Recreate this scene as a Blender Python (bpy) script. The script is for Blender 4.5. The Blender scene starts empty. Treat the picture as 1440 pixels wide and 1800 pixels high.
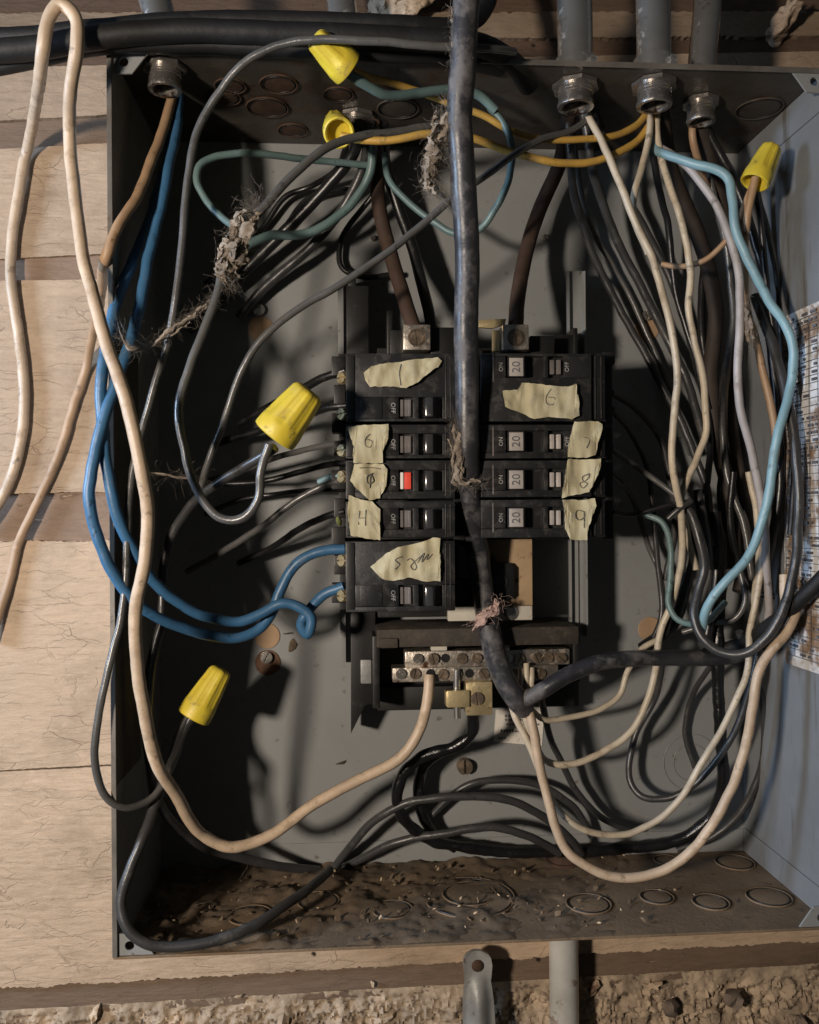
import bpy, bmesh, math, random
from mathutils import Vector, Matrix, noise
R = math.radians
rnd = random.Random(7)
S = 0.000286                      # metres per layout unit (box front is 1258 units = 0.36 m wide)
scene = bpy.context.scene
# ------------------------------------------------------------------ camera
FPX = 1500.0
CAM = Vector((-227.5, -1473.1, -21.3))
yaw, pit, rol = -0.06834, 0.002186, 0.007368
M3 = Matrix.Rotation(yaw, 3, 'Z') @ Matrix.Rotation(pit, 3, 'X') @ Matrix.Rotation(rol, 3, 'Y')
cam = bpy.data.cameras.new('camera')
co = bpy.data.objects.new('camera', cam)
scene.collection.objects.link(co)
co.matrix_world = Matrix.Translation(CAM * S) @ (M3 @ Matrix.Rotation(R(90), 3, 'X')).to_4x4()
cam.sensor_fit = 'HORIZONTAL'; cam.sensor_width = 36.0; cam.lens = 36.0 * FPX / 1440.0
cam.clip_start = 0.01; cam.clip_end = 50
cam.dof.use_dof = True; cam.dof.focus_distance = 1600 * S; cam.dof.aperture_fstop = 22
scene.camera = co
# ------------------------------------------------------------------ world, lamps, exposure
w = bpy.data.worlds.new('World'); scene.world = w; w.use_nodes = True
bg = w.node_tree.nodes['Background']
bg.inputs[0].default_value = (0.9, 0.95, 1.0, 1); bg.inputs[1].default_value = 0.022
def lamp(name, loc, target, power, col, size):
    l = bpy.data.lights.new(name, 'AREA'); l.shape = 'DISK'; l.size = size; l.energy = power; l.color = col
    o = bpy.data.objects.new(name, l); scene.collection.objects.link(o)
    loc = Vector(loc) * S; o.location = loc
    o.rotation_euler = (Vector(target) * S - loc).to_track_quat('-Z', 'Y').to_euler()
lamp('work_lamp', (-1850, -2250, 30), (-100, 150, -60), 7.0, (1.0, 0.86, 0.72), 0.075)
lamp('window_light', (-3000, -640, 420), (600, 160, 60), 7.0, (0.56, 0.74, 1.0), 0.2)
scene.view_settings.view_transform = 'Standard'; scene.view_settings.look = 'None'
scene.view_settings.exposure = 0.0; scene.view_settings.gamma = 1.0
scene.render.engine = 'CYCLES'; scene.cycles.max_bounces = 6
scene.render.resolution_x = 819; scene.render.resolution_y = 1024
# ------------------------------------------------------------------ pixel -> point at a real depth
def ray(px, py): return M3 @ Vector(((px - 720) / FPX, 1.0, -(py - 900) / FPX))
def P(px, py, d):
    r = ray(px, py); return CAM + r * ((d - CAM.y) / r.y)
def PZ(px, py, z):
    r = ray(px, py); return CAM + r * ((z - CAM.z) / r.z)
def PX(px, py, x):
    r = ray(px, py); return CAM + r * ((x - CAM.x) / r.x)
HW, HH, DEP = 629.0, 766.0, 350.0
# ------------------------------------------------------------------ materials
def mat(name, col, rough=.5, metal=0., dust=None, dust_amt=.0, dscale=120., spots=None, spot_amt=0., sscale=60.,
        bump=0., bscale=400., stretch=None, top=0., var=.12, coat=0., spec=.5):
    m = bpy.data.materials.new(name); m.use_nodes = True
    nt = m.node_tree; N = nt.nodes; L = nt.links; b = N['Principled BSDF']
    tc = N.new('ShaderNodeTexCoord')
    def nz(scale, detail=5., rgh=.6):
        n = N.new('ShaderNodeTexNoise'); n.inputs['Scale'].default_value = scale
        n.inputs['Detail'].default_value = detail; n.inputs['Roughness'].default_value = rgh
        L.new(tc.outputs['Object'], n.inputs['Vector']); return n
    def ramp(src, a, z):
        r = N.new('ShaderNodeMapRange'); r.inputs[1].default_value = a; r.inputs[2].default_value = z
        L.new(src, r.inputs[0]); return r.outputs[0]
    def mix(f, A, B, kind='MIX'):
        x = N.new('ShaderNodeMix'); x.data_type = 'RGBA'; x.blend_type = kind
        if isinstance(f, float): x.inputs[0].default_value = f
        else: L.new(f, x.inputs[0])
        for i, q in ((6, A), (7, B)):
            if isinstance(q, tuple): x.inputs[i].default_value = (*q, 1)
            else: L.new(q, x.inputs[i])
        return x.outputs[2]
    n0 = nz(dscale * .35, 6.)
    lo = tuple(max(0, c * (1 - var * 1.8)) for c in col); hi = tuple(min(1, c * (1 + var * 1.8)) for c in col)
    c = mix(ramp(n0.outputs[0], .3, .7), lo, hi)
    rsock = None
    if spots:
        n2 = nz(sscale, 8., .65)
        if stretch:
            sm = N.new('ShaderNodeMapping'); sm.inputs['Scale'].default_value = stretch; L.new(tc.outputs['Object'], sm.inputs[0]); L.new(sm.outputs[0], n2.inputs['Vector'])
        c = mix(ramp(n2.outputs[0], .62 - spot_amt * .35, .70 - spot_amt * .3), c, spots)
    if dust:
        n1 = nz(dscale, 8., .7)
        f = ramp(n1.outputs[0], .70 - dust_amt * .45, .85 - dust_amt * .25)
        if top > 0:
            g = N.new('ShaderNodeNewGeometry'); sp = N.new('ShaderNodeSeparateXYZ'); L.new(g.outputs['Normal'], sp.inputs[0])
            t = ramp(sp.outputs[2], .1, .9)
            a = N.new('ShaderNodeMath'); a.operation = 'MULTIPLY'; L.new(t, a.inputs[0]); a.inputs[1].default_value = top
            s2 = N.new('ShaderNodeMath'); s2.operation = 'ADD'; s2.use_clamp = True; L.new(f, s2.inputs[0]); L.new(a.outputs[0], s2.inputs[1]); f = s2.outputs[0]
        c = mix(f, c, dust)
        rr = N.new('ShaderNodeMapRange'); rr.inputs[3].default_value = rough; rr.inputs[4].default_value = .95
        L.new(f, rr.inputs[0]); rsock = rr.outputs[0]
        if metal:
            mm = N.new('ShaderNodeMapRange'); mm.inputs[3].default_value = metal; mm.inputs[4].default_value = 0
            L.new(f, mm.inputs[0]); L.new(mm.outputs[0], b.inputs['Metallic'])
    L.new(c, b.inputs['Base Color'])
    if rsock: L.new(rsock, b.inputs['Roughness'])
    else:
        n4 = nz(bscale * .5); rr = N.new('ShaderNodeMapRange'); rr.inputs[1].default_value = .3; rr.inputs[2].default_value = .7
        rr.inputs[3].default_value = max(.05, rough - .1); rr.inputs[4].default_value = min(1, rough + .12)
        L.new(n4.outputs[0], rr.inputs[0]); L.new(rr.outputs[0], b.inputs['Roughness'])
    if metal and not dust: b.inputs['Metallic'].default_value = metal
    b.inputs['Specular IOR Level'].default_value = spec
    if bump:
        n3 = nz(bscale, 6., .65); bp = N.new('ShaderNodeBump'); bp.inputs['Strength'].default_value = bump
        bp.inputs['Distance'].default_value = .0006; L.new(n3.outputs[0], bp.inputs['Height']); L.new(bp.outputs[0], b.inputs['Normal'])
    return m

def wood_mat(name, paint, bare, peel=.3, crack=1., dirt=(.10, .07, .045), dirt_amt=.35, seed=0.):
    m = bpy.data.materials.new(name); m.use_nodes = True
    nt = m.node_tree; N = nt.nodes; L = nt.links; b = N['Principled BSDF']
    tc = N.new('ShaderNodeTexCoord'); mp = N.new('ShaderNodeMapping')
    mp.inputs['Location'].default_value = (seed, seed * .7, seed * 1.3); L.new(tc.outputs['Object'], mp.inputs[0])
    st = N.new('ShaderNodeMapping'); st.inputs['Scale'].default_value = (.22, 1, 1); L.new(mp.outputs[0], st.inputs[0])
    def nz(scale, detail, vec, rgh=.6):
        n = N.new('ShaderNodeTexNoise'); n.inputs['Scale'].default_value = scale; n.inputs['Detail'].default_value = detail
        n.inputs['Roughness'].default_value = rgh; L.new(vec, n.inputs['Vector']); return n.outputs[0]
    def ramp(src, a, z, lo=0., hi=1.):
        r = N.new('ShaderNodeMapRange'); r.inputs[1].default_value = a; r.inputs[2].default_value = z
        r.inputs[3].default_value = lo; r.inputs[4].default_value = hi; L.new(src, r.inputs[0]); return r.outputs[0]
    def mix(f, A, B):
        x = N.new('ShaderNodeMix'); x.data_type = 'RGBA'; L.new(f, x.inputs[0])
        for i, q in ((6, A), (7, B)):
            if isinstance(q, tuple): x.inputs[i].default_value = (*q, 1)
            else: L.new(q, x.inputs[i])
        return x.outputs[2]
    def mul(a, c):
        x = N.new('ShaderNodeMath'); x.operation = 'MULTIPLY'; L.new(a, x.inputs[0])
        if isinstance(c, float): x.inputs[1].default_value = c
        else: L.new(c, x.inputs[1])
        return x.outputs[0]
    c = mix(ramp(nz(35, 6, st.outputs[0]), .3, .7), tuple(v * .86 for v in paint), tuple(min(1, v * 1.08) for v in paint))
    grain = nz(420, 4, st.outputs[0])
    c = mix(ramp(grain, .35, .75, 0, .40), c, tuple(v * .55 for v in paint))
    # hairline cracks: cell edges, wobbling, only in places
    wob = N.new('ShaderNodeVectorMath'); wob.operation = 'MULTIPLY_ADD'
    wn = N.new('ShaderNodeTexNoise'); wn.inputs['Scale'].default_value = 90; wn.inputs['Detail'].default_value = 4; L.new(mp.outputs[0], wn.inputs['Vector'])
    L.new(wn.outputs['Color'], wob.inputs[0]); wob.inputs[1].default_value = (.006, .006, .006); L.new(mp.outputs[0], wob.inputs[2])
    def cracks(sc, scale, wid, lo, hi, wsc):
        q = N.new('ShaderNodeMapping'); q.inputs['Scale'].default_value = sc; L.new(wob.outputs[0], q.inputs[0])
        vo = N.new('ShaderNodeTexVoronoi'); vo.feature = 'DISTANCE_TO_EDGE'; vo.inputs['Scale'].default_value = scale; L.new(q.outputs[0], vo.inputs['Vector'])
        return mul(ramp(vo.outputs['Distance'], 0.0, wid, 1., 0.), ramp(nz(wsc, 5, mp.outputs[0]), lo, hi))
    h1 = cracks((.20, 1, 1), 120, .020, .47, .62, 45); h2 = cracks((.45, 1, 1), 75, .011, .50, .60, 34); h3 = cracks((.08, 1, 1), 60, .012, .44, .60, 30)
    mx = N.new('ShaderNodeMath'); mx.operation = 'MAXIMUM'; L.new(mul(h1, .55), mx.inputs[0]); L.new(mul(h2, .8), mx.inputs[1])
    mx2 = N.new('ShaderNodeMath'); mx2.operation = 'MAXIMUM'; L.new(mx.outputs[0], mx2.inputs[0]); L.new(mul(h3, .6), mx2.inputs[1])
    crk = mul(mx2.outputs[0], .55 * crack)
    c = mix(crk, c, tuple(v * .3 for v in dirt))
    # stains and worn patches
    c = mix(ramp(nz(22, 9, mp.outputs[0], .7), .68 - dirt_amt * .3, .90 - dirt_amt * .2, 0, .50), c, dirt)
    c = mix(ramp(nz(130, 8, st.outputs[0], .75), .50, .74, 0, .42), c, tuple(v * .42 for v in paint))
    c = mix(ramp(nz(900, 3, mp.outputs[0], .7), .45, .75, 0, .22), c, tuple(v * .4 for v in paint))
    c = mix(ramp(nz(60, 8, st.outputs[0], .7), .56, .75, 0, .35), c, tuple(min(1, v * 1.25) for v in paint))
    pl = ramp(nz(75, 9, st.outputs[0], .68), .76 - peel * .3, .78 - peel * .3)
    c = mix(pl, c, bare)
    # pits
    pv = N.new('ShaderNodeTexVoronoi'); pv.inputs['Scale'].default_value = 46; L.new(mp.outputs[0], pv.inputs['Vector'])
    pit = mul(ramp(pv.outputs['Distance'], .05, .09, 1., 0.), ramp(nz(40, 2, mp.outputs[0]), .52, .56))
    c = mix(pit, c, (.02, .013, .008))
    L.new(c, b.inputs['Base Color']); b.inputs['Roughness'].default_value = .62; b.inputs['Specular IOR Level'].default_value = .3
    bp = N.new('ShaderNodeBump'); bp.inputs['Strength'].default_value = .75; bp.inputs['Distance'].default_value = .0010
    ad = N.new('ShaderNodeMath'); ad.operation = 'SUBTRACT'; L.new(nz(300, 7, st.outputs[0]), ad.inputs[0]); L.new(crk, ad.inputs[1])
    ad2 = N.new('ShaderNodeMath'); ad2.operation = 'SUBTRACT'; L.new(ad.outputs[0], ad2.inputs[0]); L.new(pl, ad2.inputs[1])
    L.new(ad2.outputs[0], bp.inputs['Height']); L.new(bp.outputs[0], b.inputs['Normal'])
    return m

DUST = (.20, .17, .135)
M = {}
M['steel'] = mat('grey_painted_steel', (.225, .232, .23), .40, 0, (.19, .185, .175), .30, 70, (.10, .085, .07), .0, 120, .10, 500, var=.035)
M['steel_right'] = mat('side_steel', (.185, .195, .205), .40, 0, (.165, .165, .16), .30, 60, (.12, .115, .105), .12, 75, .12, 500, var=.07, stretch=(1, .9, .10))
M['steel_top'] = mat('dark_top_steel', (.055, .048, .040), .5, 0, (.075, .058, .042), .4, 60, (.045, .022, .012), .25, 40, .3, 350, var=.2)  # darker tone than the other walls, with rust-brown spots
M['floor'] = mat('dirty_floor_steel', (.175, .122, .075), .75, 0, (.12, .085, .053), .5, 60, (.06, .042, .027), .05, 50, .6, 420, var=.15)
M['steel_edge'] = mat('worn_edge', (.15, .14, .125), .4, .3, (.08, .05, .03), .4, 120, var=.2)
M['rust'] = mat('rust', (.050, .026, .016), .85, 0, (.10, .055, .034), .4, 160, None, 0, 60, .6, 500, var=.35)
M['galv'] = mat('galvanised_conduit', (.56, .56, .55), .24, .86, (.32, .30, .27), .26, 90, (.14, .07, .035), .12, 70, .2, 450, var=.1)
M['galv_lit'] = mat('lit_conduit_zinc', (.56, .56, .53), .34, .18, (.36, .33, .28), .28, 90, (.16, .08, .045), .08, 90, .25, 450, var=.1)  # lit copy of galv: the lower pipe's brightness is put into the material
M['galv_dull'] = mat('dull_zinc', (.32, .325, .32), .5, .3, (.24, .225, .20), .35, 90, (.10, .06, .04), .1, 80, .5, 300, var=.15)
M['dark_zinc'] = mat('dark_zinc_fitting', (.34, .32, .30), .26, .85, (.10, .085, .065), .35, 120, (.06, .03, .02), .15, 90, .3, 400, var=.2)
M['bakelite'] = mat('black_breaker_plastic', (.016, .016, .017), .36, 0, (.040, .037, .032), .42, 110, None, 0, 60, .12, 600, top=.1, var=.2)
M['bakelite_dark'] = mat('black_moulding', (.008, .008, .008), .45, 0, (.030, .026, .022), .25, 130, None, 0, 60, .1, 600, var=.2)
M['bar_brown'] = mat('dusty_dark_moulding', (.035, .028, .022), .7, 0, (.10, .080, .058), .45, 90, None, 0, 60, .5, 420, top=.4, var=.25)
M['print'] = mat('pale_raised_print', (.34, .34, .33), .6, 0, (.05, .05, .05), .42, 420, var=.25)
M['window'] = mat('smoked_indicator_plastic', (.17, .155, .15), .14, .1, DUST, .15, 200, var=.2, coat=.3)
M['handle'] = mat('glossy_black_handle', (.03, .03, .032), .16, 0, (.07, .065, .06), .25, 200, var=.1)
M['handle_pale'] = mat('silver_printed_handle_end', (.50, .46, .43), .32, .25, (.22, .19, .16), .3, 260, var=.12)
M['red'] = mat('red_trip_flag', (.75, .09, .06), .25, var=.08)
M['white_flag'] = mat('white_flag_edge', (.80, .78, .74), .25, var=.06)
M['tape'] = mat('aged_masking_tape', (.47, .425, .275), .75, 0, (.29, .28, .225), .46, 80, (.42, .345, .19), .16, 60, .35, 380, var=.1)
M['pencil'] = mat('pencil_line', (.15, .14, .12), .7, var=.15)
M['tin'] = mat('tin_terminal', (.42, .38, .33), .33, .85, (.22, .16, .11), .38, 220, (.13, .065, .04), .12, 150, .4, 700, var=.2)
M['screw_rust'] = mat('tarnished_screw', (.24, .19, .14), .4, .8, (.13, .075, .05), .4, 260, var=.25, bump=.3)
M['screw'] = mat('bright_screw', (.62, .58, .52), .25, .9, (.28, .20, .14), .25, 300, var=.15)
M['brass'] = mat('brass', (.62, .50, .28), .36, .7, (.36, .30, .19), .25, 200, (.16, .10, .05), .08, 150, .2, 500, var=.12)
M['fibre'] = mat('tan_fibre_board', (.38, .265, .155), .65, 0, (.28, .19, .11), .3, 90, (.07, .05, .03), .06, 160, .25, 500, var=.12)
M['ivory'] = mat('ivory_strip', (.50, .47, .40), .55, 0, (.32, .28, .22), .35, 120, var=.1)
M['paper'] = mat('paper_label', (.62, .59, .53), .75, 0, (.40, .34, .27), .35, 60, (.24, .15, .085), .08, 45, .2, 300, var=.08)
M['paper_stain'] = mat('water_stained_paper', (.66, .66, .66), .75, 0, (.50, .43, .36), .35, 50, (.24, .155, .095), .46, 42, .3, 300, var=.08)
M['paper_dark'] = mat('browned_sheet', (.075, .064, .052), .75, 0, (.055, .046, .038), .4, 40, None, 0, 60, .2, 300, var=.12)
M['ink'] = mat('faded_ink', (.10, .10, .11), .7, var=.2)
M['tan_disc'] = mat('tan_card_disc', (.33, .22, .13), .75, 0, (.22, .13, .075), .25, 150, var=.1)
M['nut'] = mat('yellow_nut_plastic', (.66, .52, .045), .45, 0, (.44, .35, .09), .36, 120, (.22, .17, .06), .10, 140, .2, 420, top=.15, var=.08)
def wire_mat(n, c, rough=.42, dust=DUST, amt=.22, top=.12, spec=.5): return mat(n, c, rough, 0, dust, amt + .06, 95, tuple(v * .45 for v in c), .07, 130, .22, 420, top=top, var=.13, spec=spec)
M['cream'] = wire_mat('cream_insulation', (.50, .385, .275), .45, (.32, .23, .15), .42)
M['tan'] = wire_mat('tan_insulation', (.36, .235, .14), .5, (.24, .16, .10), .3)
M['white'] = wire_mat('off_white_insulation', (.52, .45, .345), .42, (.31, .245, .17), .36)
M['pinkgrey'] = wire_mat('greyed_white_insulation', (.36, .335, .33), .45, (.24, .20, .17), .35)
M['blue'] = wire_mat('blue_insulation', (.040, .125, .245), .42, (.12, .15, .18), .18, .06)
M['sky'] = wire_mat('pale_blue_insulation', (.21, .36, .42), .42, (.19, .24, .24), .25)
M['teal'] = wire_mat('grey_teal_insulation', (.12, .19, .19), .42, (.14, .15, .14), .28)
M['orange'] = wire_mat('amber_insulation', (.46, .28, .06), .45, (.28, .19, .08), .32)
M['grey'] = wire_mat('grey_insulation', (.085, .084, .081), .27, (.15, .138, .12), .20)
M['dark'] = wire_mat('dark_grey_insulation', (.038, .038, .039), .34, (.085, .078, .068), .25)
M['black'] = wire_mat('black_insulation', (.011, .011, .012), .32, (.04, .036, .032), .18)
M['cable'] = mat('dusty_black_jacket', (.028, .028, .033), .36, 0, (.17, .16, .158), .50, 60, None, 0, 60, .35, 260, var=.25)
M['brown'] = wire_mat('brown_cloth_insulation', (.050, .028, .018), .75, (.07, .045, .032), .35)
M['umber'] = wire_mat('dark_umber_insulation', (.030, .021, .016), .7, (.055, .042, .032), .35)
M['cable_dark'] = mat('matt_black_jacket', (.011, .011, .012), .6, 0, (.05, .046, .042), .22, 60, None, 0, 60, .5, 200, var=.2, spec=.35)
M['wrap'] = mat('glossy_black_tape', (.008, .008, .009), .22, 0, (.05, .045, .04), .2, 150, None, 0, 60, .5, 330, var=.2)
M['alu'] = mat('bare_aluminium', (.55, .54, .52), .3, .9, (.35, .32, .28), .2, 200, var=.1)
M['lint'] = mat('dust_lint', (.27, .228, .185), .95, 0, (.15, .12, .095), .40, 170, var=.3, spec=.1)
M['pinkfib'] = mat('pink_fibre', (.50, .365, .335), .9, 0, (.30, .23, .20), .40, 200, var=.15, spec=.15)
M['chip'] = mat('pale_chips', (.50, .38, .25), .8, 0, (.20, .14, .09), .45, 160, var=.3)
M['dirt'] = mat('dirt', (.125, .089, .056), .95, 0, (.17, .125, .084), .36, 90, (.05, .036, .023), .18, 45, .5, 420, var=.3)
M['paint_a'] = wood_mat('cracked_cream_paint', (.46, .345, .245), (.20, .125, .08), .10, 1., dirt_amt=.72)
M['paint_b'] = wood_mat('cracked_cream_paint_lower', (.53, .395, .275), (.23, .145, .09), .07, 1., dirt_amt=.58, seed=3.)
M['paint_c'] = wood_mat('dirty_cream_paint', (.42, .315, .225), (.15, .09, .055), .25, .8, dirt_amt=.9, seed=5.)
M['paint_dk'] = wood_mat('dark_cream_paint', (.27, .20, .14), (.11, .07, .045), .3, .6, dirt_amt=1., seed=13.)  # darker tone of the cream paint, for the upper board
M['bare'] = wood_mat('bare_brown_wood', (.19, .132, .092), (.36, .27, .19), .34, .4, dirt_amt=.6, seed=7.)
M['bare_red'] = wood_mat('bare_reddish_wood', (.27, .185, .130), (.42, .32, .23), .42, .4, dirt_amt=.5, seed=9.)
M['oldwood'] = wood_mat('old_dark_timber', (.11, .07, .048), (.30, .22, .16), .22, .5, dirt_amt=.8, seed=11.)
M['mortar'] = mat('crumbling_mortar', (.40, .31, .22), .95, 0, (.22, .16, .105), .5, 110, (.085, .058, .04), .16, 170, 1., 300, var=.3)
M['stone'] = mat('rubble_stone', (.42, .32, .22), .92, 0, (.26, .19, .13), .4, 80, (.12, .06, .035), .2, 70, .9, 330, var=.3)
M['stone_dark'] = mat('grey_brown_stone', (.16, .125, .10), .92, 0, (.24, .18, .13), .35, 90, None, .2, 70, .9, 330, var=.3)
# ------------------------------------------------------------------ mesh builder
class MB:
    def __init__(s): s.v = []; s.f = []
    def add(s, vs, fs):
        o = len(s.v); s.v += [Vector(v) for v in vs]; s.f += [tuple(i + o for i in f) for f in fs]; return s
    def box(s, x0, x1, y0, y1, z0, z1):
        return s.add([(x, y, z) for z in (z0, z1) for y in (y0, y1) for x in (x0, x1)],
                     [(0, 2, 3, 1), (4, 5, 7, 6), (0, 1, 5, 4), (2, 6, 7, 3), (0, 4, 6, 2), (1, 3, 7, 5)])
    def pbox(s, px0, px1, py0, py1, w0, w1):          # box whose front face fills this part of the picture
        c = P((px0 + px1) / 2, (py0 + py1) / 2, w0); a = P(px0, (py0 + py1) / 2, w0); b = P(px1, (py0 + py1) / 2, w0)
        t = P((px0 + px1) / 2, py0, w0); u = P((px0 + px1) / 2, py1, w0)
        return s.box(a.x, b.x, w0, w1, u.z, t.z)
    def prism(s, pts, vec):                            # outline (list of Vector) pushed along vec
        n = len(pts); vec = Vector(vec)
        vs = list(pts) + [Vector(p) + vec for p in pts]
        fs = [tuple(range(n)), tuple(range(2 * n - 1, n - 1, -1))]
        fs += [(i, i + n, (i + 1) % n + n, (i + 1) % n) for i in range(n)]
        return s.add(vs, fs)
    def tube(s, pts, r, seg=10, caps=True, rj=0.):
        n = len(pts); rs = r if isinstance(r, list) else [r] * n
        T = []
        for i in range(n):
            t = (pts[min(i + 1, n - 1)] - pts[max(i - 1, 0)])
            T.append(t.normalized() if t.length > 1e-9 else Vector((0, 0, 1)))
        a = Vector((0, -1, 0)) if abs(T[0].y) < .9 else Vector((1, 0, 0))
        nrm = (a - T[0] * a.dot(T[0])).normalized(); vs = []
        for i in range(n):
            nrm = nrm - T[i] * nrm.dot(T[i])
            nrm = nrm.normalized() if nrm.length > 1e-6 else T[i].orthogonal().normalized()
            bi = T[i].cross(nrm)
            rr = rs[i] * (1 + (rnd.random() - .5) * rj)
            for k in range(seg):
                q = 2 * math.pi * k / seg; vs.append(pts[i] + (nrm * math.cos(q) + bi * math.sin(q)) * rr)
        fs = [(i * seg + k, i * seg + (k + 1) % seg, (i + 1) * seg + (k + 1) % seg, (i + 1) * seg + k) for i in range(n - 1) for k in range(seg)]
        if caps: fs += [tuple(range(seg - 1, -1, -1)), tuple(range((n - 1) * seg, n * seg))]
        return s.add(vs, fs)
    def lathe(s, prof, o, axis, seg=24, mod=None, cap0=True, cap1=True):  # prof: (distance along axis, radius)
        axis = Vector(axis).normalized(); u = axis.orthogonal().normalized(); v = axis.cross(u); vs = []
        for j, (h, r) in enumerate(prof):
            for k in range(seg):
                q = 2 * math.pi * k / seg; rr = r * (mod(j, q) if mod else 1)
                vs.append(Vector(o) + axis * h + (u * math.cos(q) + v * math.sin(q)) * rr)
        n = len(prof)
        fs = [(i * seg + k, i * seg + (k + 1) % seg, (i + 1) * seg + (k + 1) % seg, (i + 1) * seg + k) for i in range(n - 1) for k in range(seg)]
        if cap0: fs.append(tuple(range(seg - 1, -1, -1)))
        if cap1: fs.append(tuple(range((n - 1) * seg, n * seg)))
        return s.add(vs, fs)
    def screw(s, c, r, h, ang=0., axis=(0, -1, 0)):    # slotted head: base disc and two half-moons
        ax = Vector(axis).normalized(); u = ax.orthogonal().normalized(); v = ax.cross(u)
        a, b = u * math.cos(ang) + v * math.sin(ang), -u * math.sin(ang) + v * math.cos(ang)
        s.lathe([(0, r), (h * .45, r)], c, ax, 18)
        g = r * .13
        for sg in (1, -1):
            t0 = math.asin(g / r); pts = []
            for k in range(9):
                t = t0 + (math.pi - 2 * t0) * k / 8; pts.append(Vector(c) + ax * h * .4 + a * (math.cos(t) * r * .96) + b * (sg * math.sin(t) * r * .96))
            s.prism(pts, ax * h * .6)
        return s
    def ico(s, c, r, sub=1, squash=(1, 1, 1), jit=.3, seed=0):
        bm = bmesh.new(); bmesh.ops.create_icosphere(bm, subdivisions=sub, radius=1.0)
        rot = Matrix.Rotation(rnd.random() * 6.28, 3, Vector((rnd.random() - .5, rnd.random() - .5, rnd.random() - .5 + 1e-3)).normalized())
        o = Vector((seed * 3.1, seed * 1.7, seed * .9)); vs = []
        for v in bm.verts:
            k = 1 + jit * noise.noise(v.co * 1.6 + o) * 2
            q = v.co * k; vs.append(Vector(c) + rot @ Vector((q.x * squash[0], q.y * squash[1], q.z * squash[2])) * r)
        fs = [tuple(x.index for x in f.verts) for f in bm.faces]; bm.free()
        return s.add(vs, fs)
    def build(s, name, m, parent=None, smooth=40., bevel=0., recalc=True):
        me = bpy.data.meshes.new(name)
        if parent is None:
            lo = Vector((min(v.x for v in s.v), min(v.y for v in s.v), min(v.z for v in s.v)))
            hi = Vector((max(v.x for v in s.v), max(v.y for v in s.v), max(v.z for v in s.v)))
            org = Vector(((lo.x + hi.x) / 2, (lo.y + hi.y) / 2, lo.z))
        else: org = Vector(parent['_org'])
        me.from_pydata([((v - org) * S)[:] for v in s.v], [], s.f)
        if bevel or recalc:
            bm = bmesh.new(); bm.from_mesh(me)
            if recalc: bmesh.ops.recalc_face_normals(bm, faces=bm.faces)
            if bevel:
                ed = [e for e in bm.edges if len(e.link_faces) == 2 and e.calc_face_angle(0) > R(35)]
                bmesh.ops.bevel(bm, geom=ed, offset=bevel * S, segments=2, profile=.6, affect='EDGES', clamp_overlap=True)
            bm.to_mesh(me); bm.free()
        me.materials.append(m)
        if smooth:
            for p in me.polygons: p.use_smooth = True
            me.set_sharp_from_angle(angle=R(smooth))
        o = bpy.data.objects.new(name, me); scene.collection.objects.link(o)
        o['_org'] = org[:]
        if parent is None: o.location = org * S
        else: o.parent = parent
        return o
def tag(o, label, cat, group=None, kind=None):
    o['label'] = label; o['category'] = cat
    if group: o['group'] = group
    if kind: o['kind'] = kind
    return o
def thing(name, loc, label, cat, group=None):
    o = bpy.data.objects.new(name, None); scene.collection.objects.link(o)
    o.location = Vector(loc) * S; o['_org'] = Vector(loc)[:]; o.empty_display_size = .01
    return tag(o, label, cat, group)
def spline(pts, step=7.):
    pts = [Vector(p) for p in pts]; n = len(pts); out = []
    for i in range(n - 1):
        p0 = pts[i - 1] if i else pts[0] * 2 - pts[1]; p3 = pts[i + 2] if i + 2 < n else pts[-1] * 2 - pts[-2]
        p1, p2 = pts[i], pts[i + 1]
        d1 = max((p1 - p0).length, 1e-3) ** .5; d2 = max((p2 - p1).length, 1e-3) ** .5; d3 = max((p3 - p2).length, 1e-3) ** .5
        m1 = ((p1 - p0) / d1 - (p2 - p0) / (d1 + d2) + (p2 - p1) / d2) * d2
        m2 = ((p2 - p1) / d2 - (p3 - p1) / (d2 + d3) + (p3 - p2) / d3) * d2
        k = max(3, int((p2 - p1).length / step))
        for j in range(k):
            t = j / k; t2, t3 = t * t, t * t * t
            out.append(p1 * (2 * t3 - 3 * t2 + 1) + m1 * (t3 - 2 * t2 + t) + p2 * (-2 * t3 + 3 * t2) + m2 * (t3 - t2))
    out.append(pts[-1]); return out
def wob(pts, amp, seed, sc=.02):
    return [p + Vector((noise.noise(p * sc + Vector((seed, 0, 0))), noise.noise(p * sc + Vector((0, seed, 0))), noise.noise(p * sc + Vector((0, 0, seed))))) * amp for p in pts]
wire_n = 0
def path(px): return spline([P(*q) for q in px])
def wire(px, r, m, label, group=None, name='wire', cat='wire', bumps=0.):
    global wire_n; wire_n += 1
    e_ = min(r, 9.) * (1 if r < 10 else .55)
    pts = wob(wob(path(px), e_ * .34, wire_n * 3.7, .012), e_ * .13, wire_n * 5.1, .035)
    rs = [r * (1 + (.05 if r < 12 else .015) * noise.noise(p * .06) + bumps * noise.noise(p * .045 + Vector((5, 1, wire_n)))) for p in pts]
    mb = MB(); mb.tube(pts, rs, 12 if r > 12 else 10)
    return tag(mb.build(name, M[m], smooth=60), label, cat, group)
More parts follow.
